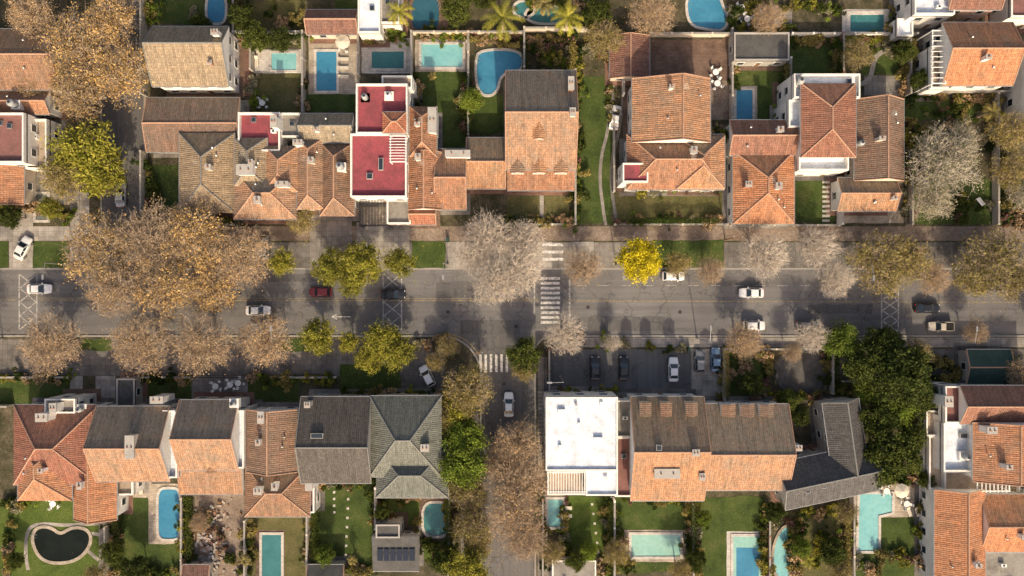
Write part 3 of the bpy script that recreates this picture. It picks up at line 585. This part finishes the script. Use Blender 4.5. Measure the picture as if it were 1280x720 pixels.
def crown_tree(name,seed,leafm,bark,nl=6000,ls=.16,spread=.45,n=(7,32,170,800),zc=6.4,rz=3.3,Rr=5.,tw=.013,hol=.5,base=2.6,lobes=.3,ntw=2,clump=1.5):
    rng=np.random.default_rng(seed)
    ph=rng.uniform(0,6.28,6)
    def pts(k):
        d=rng.normal(size=(k*3,3)); d/=np.linalg.norm(d,axis=1,keepdims=True); d=d[d[:,2]>-.55][:k]
        az=np.arctan2(d[:,1],d[:,0]); el_=d[:,2]
        lob=1-lobes*(.5+.5*(.5*np.sin(3*az+ph[0]+2*el_)+.3*np.sin(5*az+ph[1])+.35*np.sin(8*az+ph[2]+5*el_)))
        r=rng.random(len(d))**hol*lob
        return np.stack([d[:,0]*Rr*r,d[:,1]*Rr*r,zc+d[:,2]*rz*r],1)
    p4=pts(n[3]); p3=p4[rng.choice(len(p4),n[2],False)]; p2=p3[rng.choice(len(p3),n[1],False)]; p1=p2[rng.choice(len(p2),n[0],False)]
    i4=nearest(p4,p3);i3=nearest(p3,p2);i2=nearest(p2,p1)
    B=np.array([[0,0,base]])
    def pull(p,f,j): return B+(p-B)*np.array([[f,f,f*.5+.5*f**.6]])+rng.normal(size=p.shape)*j
    q1=pull(p1,.36,.15);q2=pull(p2,.62,.2);q3=pull(p3,.86,.15)
    VV=[];QQ=[];MM=[];off=0
    def add(V,Q,m):
        nonlocal off
        VV.append(V);QQ.append(Q+off);MM.append(np.full(len(Q),m));off+=len(V)
    tr=rng.uniform(.2,.28)
    for a in ((0,0,0,0,0,base*.55,tr*1.25,tr),(0,0,base*.55,0,0,base+.2,tr,tr*.85)):
        A_=np.array([a[0:3]],float);B_=np.array([a[3:6]],float)
        V,Q=tubes(A_,B_,np.array([a[6]]),np.array([a[7]])); add(V,Q,0)
        V,Q=tubes(A_+1e-3,B_+1e-3,np.array([a[6]]),np.array([a[7]])); V[:, :2]*=-1; add(V,Q,0)
    def br(P,C,r0,r1,j):
        M=(P+C)/2+rng.normal(size=P.shape)*j; M[:,2]+=j*.5
        k=len(P); V,Q=tubes(P,M,np.full(k,r0),np.full(k,(r0+r1)/2)); add(V,Q,0); V,Q=tubes(M,C,np.full(k,(r0+r1)/2),np.full(k,r1)); add(V,Q,0)
    br(np.repeat(B,len(q1),0),q1,.17,.11,.15); br(q1[i2],q2,.095,.055,.25); br(q2[i3],q3,.05,.027,.2); br(q3[i4],p4,tw*1.6,tw*.9,.12)
    k=len(p4)
    if ntw:
        tw_e=np.repeat(p4,ntw,0)+rng.normal(size=(ntw*k,3))*.45; V,Q=tubes(np.repeat(q3[i4]*.4+p4*.6,ntw,0),tw_e,np.full(ntw*k,tw),np.full(ntw*k,tw*.5)); add(V,Q,0)
    if nl:
        w=rng.random(len(p3))**clump; w/=w.sum(); src=np.concatenate([p4[rng.integers(0,k,nl//3)],p3[rng.choice(len(p3),nl-nl//3,p=w)]])
        C=src+rng.normal(size=src.shape)*spread*np.array([1,1,.7]); V,Q=leaves(C,ls,rng); add(V,Q,1)
    return npmesh(name,np.concatenate(VV),np.concatenate(QQ),np.concatenate(MM),[bark,leafm])
K={}
K['brown']=[crown_tree('t_brown',10+i,'leaf_brown','bark_tan',3300,.11,.4,n=(7,34,190,1100),lobes=.28,clump=2.) for i in range(3)]
K['rust']=[crown_tree('t_rust',20+i,'leaf_rust','bark_tan',3100,.145,.38,lobes=.3,clump=2.2) for i in range(3)]
K['bare']=[crown_tree('t_bare',30+i,'leaf_tan','bark_pale',400,.1,.4,n=(8,36,190,950),tw=.016) for i in range(3)]
K['yg']=[crown_tree('t_yg',40+i,'leaf_yg','bark',6500,.2,.4,hol=.45,lobes=.42,ntw=0,n=(7,32,150,500),clump=2.) for i in range(3)]
K['yellow']=[crown_tree('t_yellow',50,'leaf_yellow','bark',9000,.2,.4,hol=.42,lobes=.36,ntw=0,n=(7,32,150,500))]
K['green']=[crown_tree('t_green',60+i,'leaf_green','bark',10000,.22,.4,hol=.4,lobes=.36,ntw=0,n=(7,32,130,500),clump=2.) for i in range(3)]
K['bright']=[crown_tree('t_bright',70+i,'leaf_bright','bark',7500,.21,.42,lobes=.4,ntw=0,n=(7,32,150,500),clump=2.) for i in range(2)]
K['olive']=[crown_tree('t_olive',80+i,'leaf_olive','bark_tan',4600,.155,.4,lobes=.32,ntw=1,clump=2.) for i in range(3)]
K['greyg']=[crown_tree('t_greyg',90+i,'leaf_greygreen','bark_pale',4200,.13,.4,lobes=.28,ntw=1,tw=.015,clump=2.) for i in range(2)]
TN={'brown':'brown_plane_tree','rust':'autumn_plane_tree','bare':'bare_tree','yg':'yellow_green_tree','yellow':'yellow_leaf_tree','green':'evergreen_tree','bright':'green_tree','olive':'olive_green_tree','greyg':'pale_leaf_tree'}
def gz(px,py):
    if 337<py<419 or (602<px<668 and py>419) or (128<px<180 and py<337): return 0
    return .13
trees=[]
def tree(px,py,dia,kind,zs=None):
    dia*=1.12 if kind in('brown','rust','olive','bare','greyg') else 1.05
    if 540<px<680 and py>470 or (px>1070 and py>440 and kind=='green'): dia*=1.06
    s=dia*S*.945/10.6; zs=zs or max(.62,min(1.0,s*1.02))*random.uniform(.9,1.04) if s>.45 else s*1.3
    x,y=W(px,py,6.6*zs); me=random.choice(K[kind])
    put(TN[kind],me,None,(x,y,gz(px,py)),random.uniform(0,6.28),(s*random.uniform(.95,1.05),s*random.uniform(.95,1.05),zs)); trees.append((px,py,dia,kind))
for t in '''98 58 108 rust;150 88 86 rust;100 118 78 rust;40 20 66 brown;140 22 70 rust;105 195 108 yg;80 222 66 olive;130 220 66 yg;62 260 36 yg
125 315 106 rust;190 302 104 brown;250 300 96 rust;300 322 90 brown;205 360 86 rust;145 362 78 brown;262 360 78 rust;232 278 58 brown;352 328 42 yg
62 430 90 brown;175 430 86 brown;250 430 86 brown;330 426 76 brown;415 335 58 yg;455 328 68 yg;500 327 48 yg;440 352 46 yg;396 420 58 yg;436 428 34 yg;478 425 62 yg;495 440 56 yg;462 448 44 yg
610 296 76 bare;645 335 84 bare;618 352 72 bare;655 300 60 bare;590 320 56 bare;728 333 56 brown;800 325 66 yellow;848 330 38 olive;888 338 44 brown;955 320 68 bare;1022 308 62 bare;1045 350 56 bare;1100 330 90 olive;1135 325 64 olive;1168 348 50 brown;1240 328 95 olive;1265 350 60 olive;1215 350 50 olive
1180 205 105 greyg;1165 250 60 greyg;1200 175 60 greyg;706 418 62 bare;765 428 28 bare;655 445 52 green;655 462 36 olive;930 425 52 brown;1015 420 48 bare;1050 425 56 bright;1125 470 88 green;1085 455 64 green;1115 570 72 green;1098 525 60 green;1105 430 54 green;1145 440 44 olive;1220 415 36 brown;1120 510 60 bright;1148 500 46 green;1140 545 42 green;1085 490 44 bright
585 488 66 olive;556 522 48 olive;580 548 58 bright;578 582 66 bright;585 615 54 olive;590 655 54 olive;648 556 64 brown;650 596 80 brown;642 640 76 brown;655 674 60 brown;625 580 46 brown;585 712 64 yg;600 680 36 olive;572 516 50 yg
590 125 36 bright;755 48 54 olive;815 15 68 brown;570 12 46 green;605 -5 40 green;745 20 40 green;1072 68 44 olive;960 22 46 brown;1265 165 60 olive;1262 215 50 olive;1130 65 34 green;1185 8 40 olive;320 46 40 green;350 50 34 green;300 20 34 green;560 432 34 olive;545 452 30 olive;770 690 40 olive;406 694 32 bright
880 648 24 bright;968 640 32 green;1002 684 32 bright;1040 690 40 green;1058 640 32 olive;1272 630 44 olive;690 690 38 olive;250 655 28 brown;720 700 30 green;1050 715 34 olive;140 690 34 green;168 712 40 green;20 700 24 green;120 720 36 olive;1280 470 50 brown;870 700 30 green;850 712 34 olive
985 500 34 green;990 440 30 brown;1000 520 30 green;940 480 34 green;1280 240 50 greyg;1150 100 30 green;1030 110 24 green;978 175 22 green;1158 600 24 green;478 640 26 green;378 275 40 olive;12 270 36 green;180 280 36 brown;900 170 26 green;555 700 40 green;250 30 30 green;40 110 40 rust;735 690 30 bright'''.replace('\n',';').split(';'):
    a=t.split(); tree(float(a[0]),float(a[1]),float(a[2]),a[3])
for _ in range(30):
    px,py=random.uniform(-200,1480),random.choice((random.uniform(-250,-30),random.uniform(770,950)))
    if 560<px<700 or 90<px<210: continue
    tree(px,py,random.uniform(35,75),random.choice(('brown','green','olive','yg','rust')))
for x in range(-200,-40,75): tree(x,330,80,'brown'); tree(x,430,80,'brown')
for x in range(1350,1560,75): tree(x,330,80,'olive'); tree(x,430,80,'green')
def palm_mesh(seed,leafm,nf=26,L=3.6):
    rng=np.random.default_rng(seed); VV=[];QQ=[];MM=[];off=0
    def add(V,Q,m):
        nonlocal off
        V=np.array(V,float);Q=np.array(Q); VV.append(V);QQ.append(Q+off);MM.append(np.full(len(Q),m));off+=len(V)
    h=6.
    for i in range(6):
        V,Q=tubes(np.array([[0,0,h*i/6]]),np.array([[0,0,h*(i+1)/6]]),np.array([.32-.015*i]),np.array([.27-.015*i])); add(V,Q,0)
        V2=V.copy(); V2[:,:2]*=-1; add(V2,Q,0)
    for f in range(nf):
        az=2.399*f+rng.uniform(-.2,.2); el0=1.15-1.2*(f/nf)+rng.uniform(-.1,.1); l=L*rng.uniform(.85,1.1)
        p=np.array([0,0,h]);d=np.array([math.cos(az),math.sin(az)]); n=12; el_=el0; prev=p
        side=np.array([-d[1],d[0],0])
        for s in range(n):
            el_-=(.11+.016*s); st=l/n; q=prev+np.array([d[0]*math.cos(el_),d[1]*math.cos(el_),math.sin(el_)])*st
            w=.035; add([prev-side*w,prev+side*w,q+side*w*.8,q-side*w*.8],[[0,1,2,3]],1)
            ll=.6*math.sin(math.pi*(.12+.85*s/n))**.7
            fwd=(q-prev)/st
            for sub in (0,.5):
                o=prev+(q-prev)*sub
                for sg in (-1,1):
                    tip=o+side*sg*ll*.75+fwd*ll*.7+np.array([0,0,-.2*ll+rng.uniform(-.05,.05)])
                    add([o-fwd*.06,o+fwd*.06,tip+fwd*.02,tip-fwd*.02],[[0,1,2,3]],1)
            prev=q
    return npmesh('palm',np.concatenate(VV),np.concatenate(QQ),np.concatenate(MM),['bark_tan',leafm])
PM=[palm_mesh(1,'leaf_yg',20,4.4),palm_mesh(2,'leaf_yg',17,3.8),palm_mesh(3,'leaf_olive',18,3.2)]
for px,py,i,s in ((628,22,0,1.1),(500,15,1,.85),(710,22,1,1.05),(680,5,2,.8),(1240,140,2,.7),(440,700,2,.4),(1010,700,1,.5),(305,700,2,.5),(540,95,2,.35)):
    x,y=W(px,py,6*s); put('palm_tree',PM[i],None,(x,y,.12),random.uniform(0,6),s)
def shrub_mesh(seed,m,nl=700,ls=.11):
    rng=np.random.default_rng(seed); k=9; c=rng.normal(size=(k,3))*np.array([.4,.4,.18])+np.array([0,0,.55]); src=c[rng.integers(0,k,nl)]
    d=rng.normal(size=(nl,3)); d/=np.linalg.norm(d,axis=1,keepdims=True); C=src+d*.32*rng.random((nl,1))**.4; C[:,2]=np.maximum(C[:,2],.05)
    V,Q=leaves(C,ls,rng); A=np.zeros((k,3)); V2,Q2=tubes(A,c,np.full(k,.03),np.full(k,.015)); 
    return npmesh('shrub',np.concatenate([V,V2]),np.concatenate([Q,Q2+len(V)]),np.concatenate([np.full(len(Q),1),np.zeros(len(Q2))]),['bark',m])
SH=[shrub_mesh(i,m) for i,m in enumerate(('leaf_green','leaf_green','leaf_darkgreen','leaf_bright','leaf_olive','leaf_yg','leaf_flower','leaf_greygreen','leaf_brown','leaf_olive'))]
def shrub(px,py,s):
    x,y=W(px,py,.6*s); put('shrub',random.choice(SH),None,(x,y,.12),random.uniform(0,6.28),s*random.uniform(.85,1.15))
def shrubline(x0,y0,x1,y1,n,s=1.2,j=3):
    for i in range(n):
        t=(i+random.random())/n; shrub(x0+(x1-x0)*t+random.uniform(-j,j),y0+(y1-y0)*t+random.uniform(-j,j),s*random.uniform(.6,1.4))
for a in ((187,4,187,30,5),(300,48,380,48,14),(298,4,298,42,8),(318,98,318,140,6),(380,95,380,140,6),(454,48,512,46,6),(520,92,520,180,12),(582,92,582,168,12),(590,48,655,48,10),(660,50,716,50,14),(660,60,712,80,12),(720,58,720,276,22),(763,100,762,150,6),(780,236,905,238,12),(722,60,760,70,8),
          (768,276,905,276,9),(636,276,712,276,10),(918,80,918,110,5),(982,78,982,150,9),(988,52,1044,50,9),(1046,52,1046,94,8),(1052,50,1128,50,14),(1132,50,1132,118,12),(1135,120,1240,120,16),(1136,150,1136,275,16),(1240,130,1275,280,24),(1200,240,1200,278,6),(1140,60,1160,110,10),(186,200,190,262,10),(186,264,290,276,12),
          (0,262,44,258,6),(64,262,90,272,5),(905,12,990,8,12),(915,30,990,38,12),(990,8,1050,8,10),(1118,14,1118,44,5),(660,4,760,8,14),(520,42,590,42,12),
          (0,628,40,628,5),(10,650,10,715,8),(142,610,142,720,16),(232,625,234,718,16),(150,716,230,716,12),(312,650,312,715,10),(386,650,386,715,8),(392,608,468,606,8),(470,612,470,650,7),(392,712,468,714,10),(476,625,524,622,6),(530,680,560,690,8),(560,620,562,700,14),(590,600,590,720,20),
          (706,622,706,700,10),(760,622,760,715,14),(706,710,770,716,10),(770,624,862,624,9),(862,626,862,718,14),(770,660,785,715,10),(868,626,868,715,10),(956,628,956,718,14),(960,640,975,660,5),(990,650,995,718,12),(1000,640,1060,640,9),(1060,645,1060,716,14),(1102,694,1152,700,10),(1154,622,1156,700,12),(1064,700,1100,718,6),
          (0,474,86,473,9),(172,474,236,474,9),(312,474,420,474,12),(425,490,500,494,9),(504,494,560,494,7),(510,440,560,420,5),(686,492,770,490,8),(700,420,862,437,8),(906,440,956,440,7),(904,440,904,500,8),(958,440,960,495,8),(965,495,1030,495,11),(1035,440,1035,490,9),(1042,478,1060,500,6),(1100,478,1200,480,20),(1140,500,1150,600,22),(1090,590,1140,600,10),(1150,440,1205,470,12),(1265,440,1280,478,5),(670,600,680,715,14),(250,640,300,715,8)):
    shrubline(*a)
for (x0,y0,x1,y1,n) in ((1130,125,1240,200,26),(1060,500,1160,600,16),(990,655,1060,715,16),(1180,118,1280,160,14),(655,50,716,85,14),(1050,50,1130,75,10),(300,5,380,42,10),(475,625,525,655,6),(560,500,600,620,14),(905,600,960,610,3),(480,35,520,45,3),(0,245,40,256,4),(240,5,255,40,4),(1200,250,1280,280,12),(905,440,955,495,8)):
    for _ in range(n): shrub(random.uniform(x0,x1),random.uniform(y0,y1),random.uniform(.5,1.6))
def hedge(x0,y0,x1,y1,h=1.8,m='leaf_green'):
    ax,ay=W(x0,y0,h); bx,by=W(x1,y1,h); L=math.hypot(bx-ax,by-ay); t=.9; rng=np.random.default_rng(int(x0*7+y0)); n=int(L*240)
    C=np.stack([rng.uniform(-L/2,L/2,n),rng.uniform(-t/2,t/2,n)*(1+.3*rng.normal(size=n)),rng.uniform(.1,h,n)**1.0],1); top=rng.random(n)<.45; C[top,2]=h+rng.normal(size=top.sum())*.1
    V,Q=leaves(C,.11,rng); me=npmesh('hedge',V,Q,np.zeros(len(Q)),[m]); put('hedge',me,None,((ax+bx)/2,(ay+by)/2,.1),math.atan2(by-ay,bx-ax))
for a in ((298,8,298,44),(302,44,382,44),(586,92,586,168),(656,50,656,86),(716,56,716,90),(985,80,985,148),(1050,50,1050,92),(392,610,392,708),(468,660,468,712),(764,626,764,716),(868,628,868,716),(1060,648,1060,718),(190,276,288,276),(790,276,900,276),(1046,436,1046,474),(908,438,908,496),(560,625,560,718),(236,622,236,700),(144,624,144,718),(636,274,672,274)):
    hedge(*a,h=random.uniform(1.5,2.3),m=random.choice(('leaf_green','leaf_green','leaf_darkgreen','leaf_olive')))
def litter(name,m,kinds,per,sd):
    C=[]
    for px,py,d,k in trees:
        if k in kinds and -40<px<1320 and -40<py<760:
            n=int(per*d/80)
            for _ in range(n):
                r=abs(random.gauss(0,.4))*d; a=random.uniform(0,6.28); qx,qy=px+r*math.cos(a),py+r*math.sin(a)+random.choice((0,0,8)); x,y=W(qx,qy); C.append((x,y,gz(qx,qy)+.05+random.uniform(0,.02)))
    C=np.array(C); rng=np.random.default_rng(sd); V,Q=leaves(C,.09,rng,up=6); put(name,npmesh(name,V,Q,np.zeros(len(Q)),[m]))
litter('fallen_leaves','leaf_rust',('brown','rust','olive'),360,5); litter('fallen_leaves','leaf_tan',('bare',),160,6); litter('fallen_leaves','leaf_yellow',('yellow','yg'),200,7)
# ------------------------------------------------------------ cars
def carpaint(name,c,metal=.2):
    a=N(name,.3,.5); a.col(c); a.b.inputs['Metallic'].default_value=metal; a.b.inputs['Coat Weight'].default_value=.6; a.b.inputs['Coat Roughness'].default_value=.08
for n_,c in (('white',(.75,.75,.74)),('black',(.015,.015,.018)),('grey',(.18,.19,.2)),('silver',(.45,.46,.47)),('blue',(.12,.2,.32)),('red',(.2,.02,.02)),('beige',(.5,.45,.36))): carpaint('car_'+n_,c)
def car_mesh(cm,kind='sedan'):
    b=MB(); pk=kind=='pickup'
    st=[(-2.16,.60,.62),(-2.1,.74,.78),(-1.9,.82,.90),(-1.3,.87,.95),(-.2,.88,.95),(.85,.87,.95),(1.5,.84,.86),(1.9,.78,.78),(2.1,.66,.68),(2.18,.5,.56)]
    if kind=='hatch': st=[(x*.9,h*.97,z+.04) for x,h,z in st]
    rings=[]
    for x,h,z in st:
        rings.append([(x,-h*.92,.25),(x,-h,.5),(x,-h*.99,z-.16),(x,-h*.88,z-.02),(x,-h*.45,z+.03),(x,h*.45,z+.03),(x,h*.88,z-.02),(x,h*.99,z-.16),(x,h,.5),(x,h*.92,.25)])
    for i in range(len(rings)-1):
        for j in range(9): b.face([rings[i][j],rings[i+1][j],rings[i+1][j+1],rings[i][j+1]][::-1],cm)
    b.face(rings[0],cm); b.face(rings[-1][::-1],cm)
    if pk: base=(-.5,1.05);rf=(-.35,.5);zr=1.65
    elif kind=='hatch': base=(-1.75,.95);rf=(-1.35,.3);zr=1.5
    else: base=(-1.55,.98);rf=(-.95,.25);zr=1.42
    z0=.93; hb,hr=.8,.6
    Bq=[(base[0],-hb,z0),(base[1],-hb,z0),(base[1],hb,z0),(base[0],hb,z0)]; Tq=[(rf[0],-hr,zr),(rf[1],-hr,zr),(rf[1],hr,zr),(rf[0],hr,zr)]
    for i in range(4):
        j=(i+1)%4; q=[Vector(p) for p in (Bq[i],Bq[j],Tq[j],Tq[i])]; b.face(q,cm)
        n=(q[1]-q[0]).cross(q[2]-q[0]).normalized(); c=sum(q,Vector())/4
        if i%2==0:
            for f0,f1 in ((.06,.48),(.53,.94)):
                qq=[q[0].lerp(q[1],f0).lerp(q[3].lerp(q[2],f0),.12),q[0].lerp(q[1],f1).lerp(q[3].lerp(q[2],f1),.12),q[0].lerp(q[1],f1).lerp(q[3].lerp(q[2],f1),.9),q[0].lerp(q[1],f0).lerp(q[3].lerp(q[2],f0),.9)]
                b.face([p+n*.012 for p in qq],'window_glass')
        else: b.face([c+(p-c)*.9+n*.012 for p in q],'window_glass')
    R1=[(rf[0]+.1,-hr+.1,zr+.05),(rf[1]-.1,-hr+.1,zr+.05),(rf[1]-.1,hr-.1,zr+.05),(rf[0]+.1,hr-.1,zr+.05)]
    b.face(R1,cm)
    for i in range(4): j=(i+1)%4; b.face([Tq[i],Tq[j],R1[j],R1[i]],cm)
    if pk:
        b.box(-1.3,0,.97,1.0,1.4,1.3,'rubber')
        for s_ in (-1,1): b.box(-1.3,s_*.73,.95,1.12,1.5,.1,cm)
        b.box(-2.05,0,.85,1.12,.08,1.4,cm)
    k=.9 if kind=='hatch' else 1
    for sx in (-1.32*k,1.35*k):
        for sy in (-1,1):
            b.tube((sx,sy*.66,.33),(sx,sy*.89,.33),.33,.33,'rubber',16); b.tube((sx,sy*.89,.33),(sx,sy*.9,.33),.2,.18,'metal_grey',12)
    for sy in (-1,1):
        b.box(1.98*k,sy*.52,.6,.72,.2,.3,'lamp_glass'); b.box(-2.1*k,sy*.56,.66,.8,.1,.28,'tail_light'); b.box(.72,sy*.95,.93,1.05,.14,.2,cm)
        b.box(-.2,sy*.885,.6,.62,2.2,.02,'metal_dark')
    b.box(2.14*k,0,.4,.55,.08,.8,'metal_dark'); b.box(1.0*k,0,.965,.975,.05,1.2,'metal_dark')
    return b
for px,py,hd,c,kd in ((28,310,62,'white','sedan'),(48,361,0,'white','sedan'),(322,388,0,'white','sedan'),(400,365,180,'red','hatch'),(491,368,0,'black','sedan'),(940,366,180,'white','sedan'),(943,407,0,'white','hatch'),(1160,385,0,'black','sedan'),(1177,408,180,'beige','pickup'),
    (534,470,118,'white','hatch'),(636,506,90,'white','sedan'),(744,461,90,'black','sedan'),(780,461,90,'black','sedan'),(842,462,90,'white','sedan'),(875,452,90,'grey','hatch'),(895,450,90,'blue','sedan'),(769,147,80,'white','sedan'),(842,345,0,'white','hatch'),(330,310,90,'grey','hatch'),(150,243,90,'silver','sedan'),(1010,407,0,'grey','hatch'),(326,408,0,'silver','hatch'),(-120,392,0,'grey','sedan'),(1420,362,180,'red','sedan')):
    x,y=W(px,py,.9); z=gz(px,py); b=car_mesh('car_'+c,kd); b.obj('pickup_truck' if kd=='pickup' else ('parked_car' if kd=='hatch' else 'car'),None,(x,y,z+(.01 if z else .0)),math.radians(hd))
# ------------------------------------------------------------ street furniture
def lamp(px,py,ang):
    x,y=W(px,py); dx,dy=math.cos(math.radians(ang)),math.sin(math.radians(ang)); b=MB()
    b.box(0,0,0,.4,.35,.35,'kerb_concrete'); b.tube((0,0,.4),(0,0,8),.1,.06,'metal_grey',8); b.tube((0,0,7.9),(dx*2,dy*2,8.4),.05,.04,'metal_grey',6); b.box(dx*2.3,dy*2.3,8.33,8.48,.8,.3,'metal_grey',math.radians(ang)); b.box(dx*2.3,dy*2.3,8.29,8.33,.6,.22,'lamp_glass',math.radians(ang)); b.obj('street_lamp',None,(x,y,.1))
for a in ((871,423,90),(560,331,-90),(770,332,-90),(1180,424,90),(360,424,90),(95,331,-90),(700,470,180),(1060,332,-90),(4,424,90)): lamp(*a)
def pole(px,py):
    x,y=W(px,py); b=MB(); b.tube((0,0,.1),(0,0,7.5),.12,.09,'wood',8); b.box(0,0,7,7.12,1.6,.1,'wood',.2)
    for s_ in (-.7,0,.7): b.tube((s_,0,7.12),(s_,0,7.3),.05,.05,'plastic_white',6)
    b.obj('utility_pole',None,(x,y,0))
for a in ((460,334),(906,300),(600,436),(235,334)): pole(*a)
def signp(px,py,m='tail_light'):
    x,y=W(px,py); b=MB(); b.tube((0,0,.1),(0,0,2.6),.035,.035,'metal_grey',6); b.tube((0,-.04,2.3),(0,-.07,2.3),.33,.33,m,12); b.obj('traffic_sign',None,(x,y,0),.3)
for a in ((668,330),(706,424),(596,472)): signp(*a)
def tableset(px,py,m='plastic_white'):
    x,y=W(px,py); b=MB(); b.tube((0,0,.72),(0,0,.76),.55,.55,m,16); b.tube((0,0,0),(0,0,.72),.05,.05,m,6)
    for i in range(4):
        a=i*math.pi/2+.4; cx,cy=math.cos(a)*.95,math.sin(a)*.95; b.box(cx,cy,.42,.46,.45,.45,m,a); b.box(cx+math.cos(a)*.22,cy+math.sin(a)*.22,.46,.9,.05,.45,m,a)
        for sx in (-.18,.18):
            for sy in (-.18,.18): b.box(cx+sx,cy+sy,0,.42,.04,.04,m)
    b.obj('garden_table_set',None,(x,y,.16),random.uniform(0,1))
for a in ((893,92),(895,106),(915,22),(932,26),(948,18),(966,30),(925,12),(272,482),(290,480),(300,478),(1130,628),(765,612),(70,628),(1105,612),(430,60),(330,130)): tableset(*a)
def lounger(px,py,r=0):
    x,y=W(px,py); b=MB(); b.box(0,0,.3,.36,.6,1.3,'fabric_cream')
    b.face([(-.3,.65,.36),(.3,.65,.36),(.3,1.15,.75),(-.3,1.15,.75)],'fabric_cream'); b.face([(-.3,1.15,.70),(.3,1.15,.70),(.3,.65,.3),(-.3,.65,.3)],'fabric_cream')
    for sx in (-.26,.26):
        for sy in (-.55,.55): b.box(sx,sy,0,.3,.05,.05,'metal_grey')
    b.obj('sun_lounger',None,(x,y,.16),math.radians(r))
for a in ((432,75,90),(432,86,90),(432,97,90),(178,612,0),(236,634,90),(1135,640,20),(1145,640,20),(710,634,90),(710,644,90),(585,60,0),(860,674,90),(324,70,0),(322,80,0)): lounger(*a)
def umbrella(px,py,m='fabric_cream'):
    x,y=W(px,py,2.4); b=MB(); b.tube((0,0,0),(0,0,2.5),.03,.03,'metal_grey',6); n=8
    for i in range(n):
        a,c=2*math.pi*i/n,2*math.pi*(i+1)/n; b.face([(1.3*math.cos(a),1.3*math.sin(a),2.1),(1.3*math.cos(c),1.3*math.sin(c),2.1),(0,0,2.6)],m)
    b.obj('patio_umbrella',None,(x,y,.15))
for a in ((1072,250),(428,52),(1128,614),(1092,246)): umbrella(*a)
x,y=W(1222,253); b=MB(); b.box(0,0,.42,.47,1.6,.4,'plastic_white'); b.box(0,.22,.47,.9,1.6,.05,'plastic_white'); [b.box(sx,0,0,.42,.08,.38,'plastic_white') for sx in (-.7,.7)]; b.obj('park_bench',None,(x,y,.15),-.9)
b=MB()
for _ in range(260):
    px,py=random.gauss(264,14),random.gauss(672,24); x,y=W(px,py); s_=random.uniform(.1,.4); b.box(x,y,.1,.16+s_*random.uniform(.3,1.2),s_*random.uniform(.8,2.5),s_,random.choice(('rubble','rubble','wall_brick','wall_grey','wood')),random.uniform(0,3))
b.obj('rubble_pile')
for px,py in ((560,300),(1000,436),(100,436),(860,436)):
    x,y=W(px,py); b=MB(); b.box(0,0,.05,.95,.55,.6,'roof_green'); b.box(0,.02,.95,1.02,.6,.68,'roof_green'); b.tube((-.2,-.32,.1),(.2,-.32,.1),.09,.09,'rubber',8); b.obj('waste_bin',None,(x,y,.12))
# ------------------------------------------------------------ light + camera
EL,AZ=34,172
sun=bpy.data.lights.new('sun','SUN'); sun.energy=5; sun.angle=math.radians(.9); sun.color=(1,.83,.58)
so=bpy.data.objects.new('sun',sun); COL.objects.link(so)
d=Vector((math.sin(math.radians(AZ))*math.cos(math.radians(EL)),math.cos(math.radians(AZ))*math.cos(math.radians(EL)),math.sin(math.radians(EL))))
so.rotation_euler=d.to_track_quat('Z','Y').to_euler()
w=bpy.data.worlds.new('World'); sc.world=w; w.use_nodes=True; nt=w.node_tree; sk=nt.nodes.new('ShaderNodeTexSky'); sk.sky_type='NISHITA'; sk.sun_disc=False
sk.sun_elevation=math.radians(EL); sk.sun_rotation=math.radians(AZ); sk.dust_density=5.0; sk.air_density=1.0
hz=nt.nodes.new('ShaderNodeMix'); hz.data_type='RGBA'; hz.blend_type='MULTIPLY'; hz.inputs[0].default_value=1; hz.inputs[7].default_value=(1.65,1.45,1.28,1)
nt.links.new(sk.outputs[0],hz.inputs[6]); nt.links.new(hz.outputs[2],nt.nodes['Background'].inputs[0]); nt.nodes['Background'].inputs[1].default_value=.15
cam=bpy.data.cameras.new('camera'); co=bpy.data.objects.new('camera',cam); COL.objects.link(co); co.location=(0,0,H); cam.sensor_fit='HORIZONTAL'; cam.angle=2*math.atan(640*S/H); cam.clip_end=6000; cam.clip_start=1
sc.camera=co
sc.view_settings.view_transform='Standard'; sc.view_settings.look='None'; sc.view_settings.exposure=0
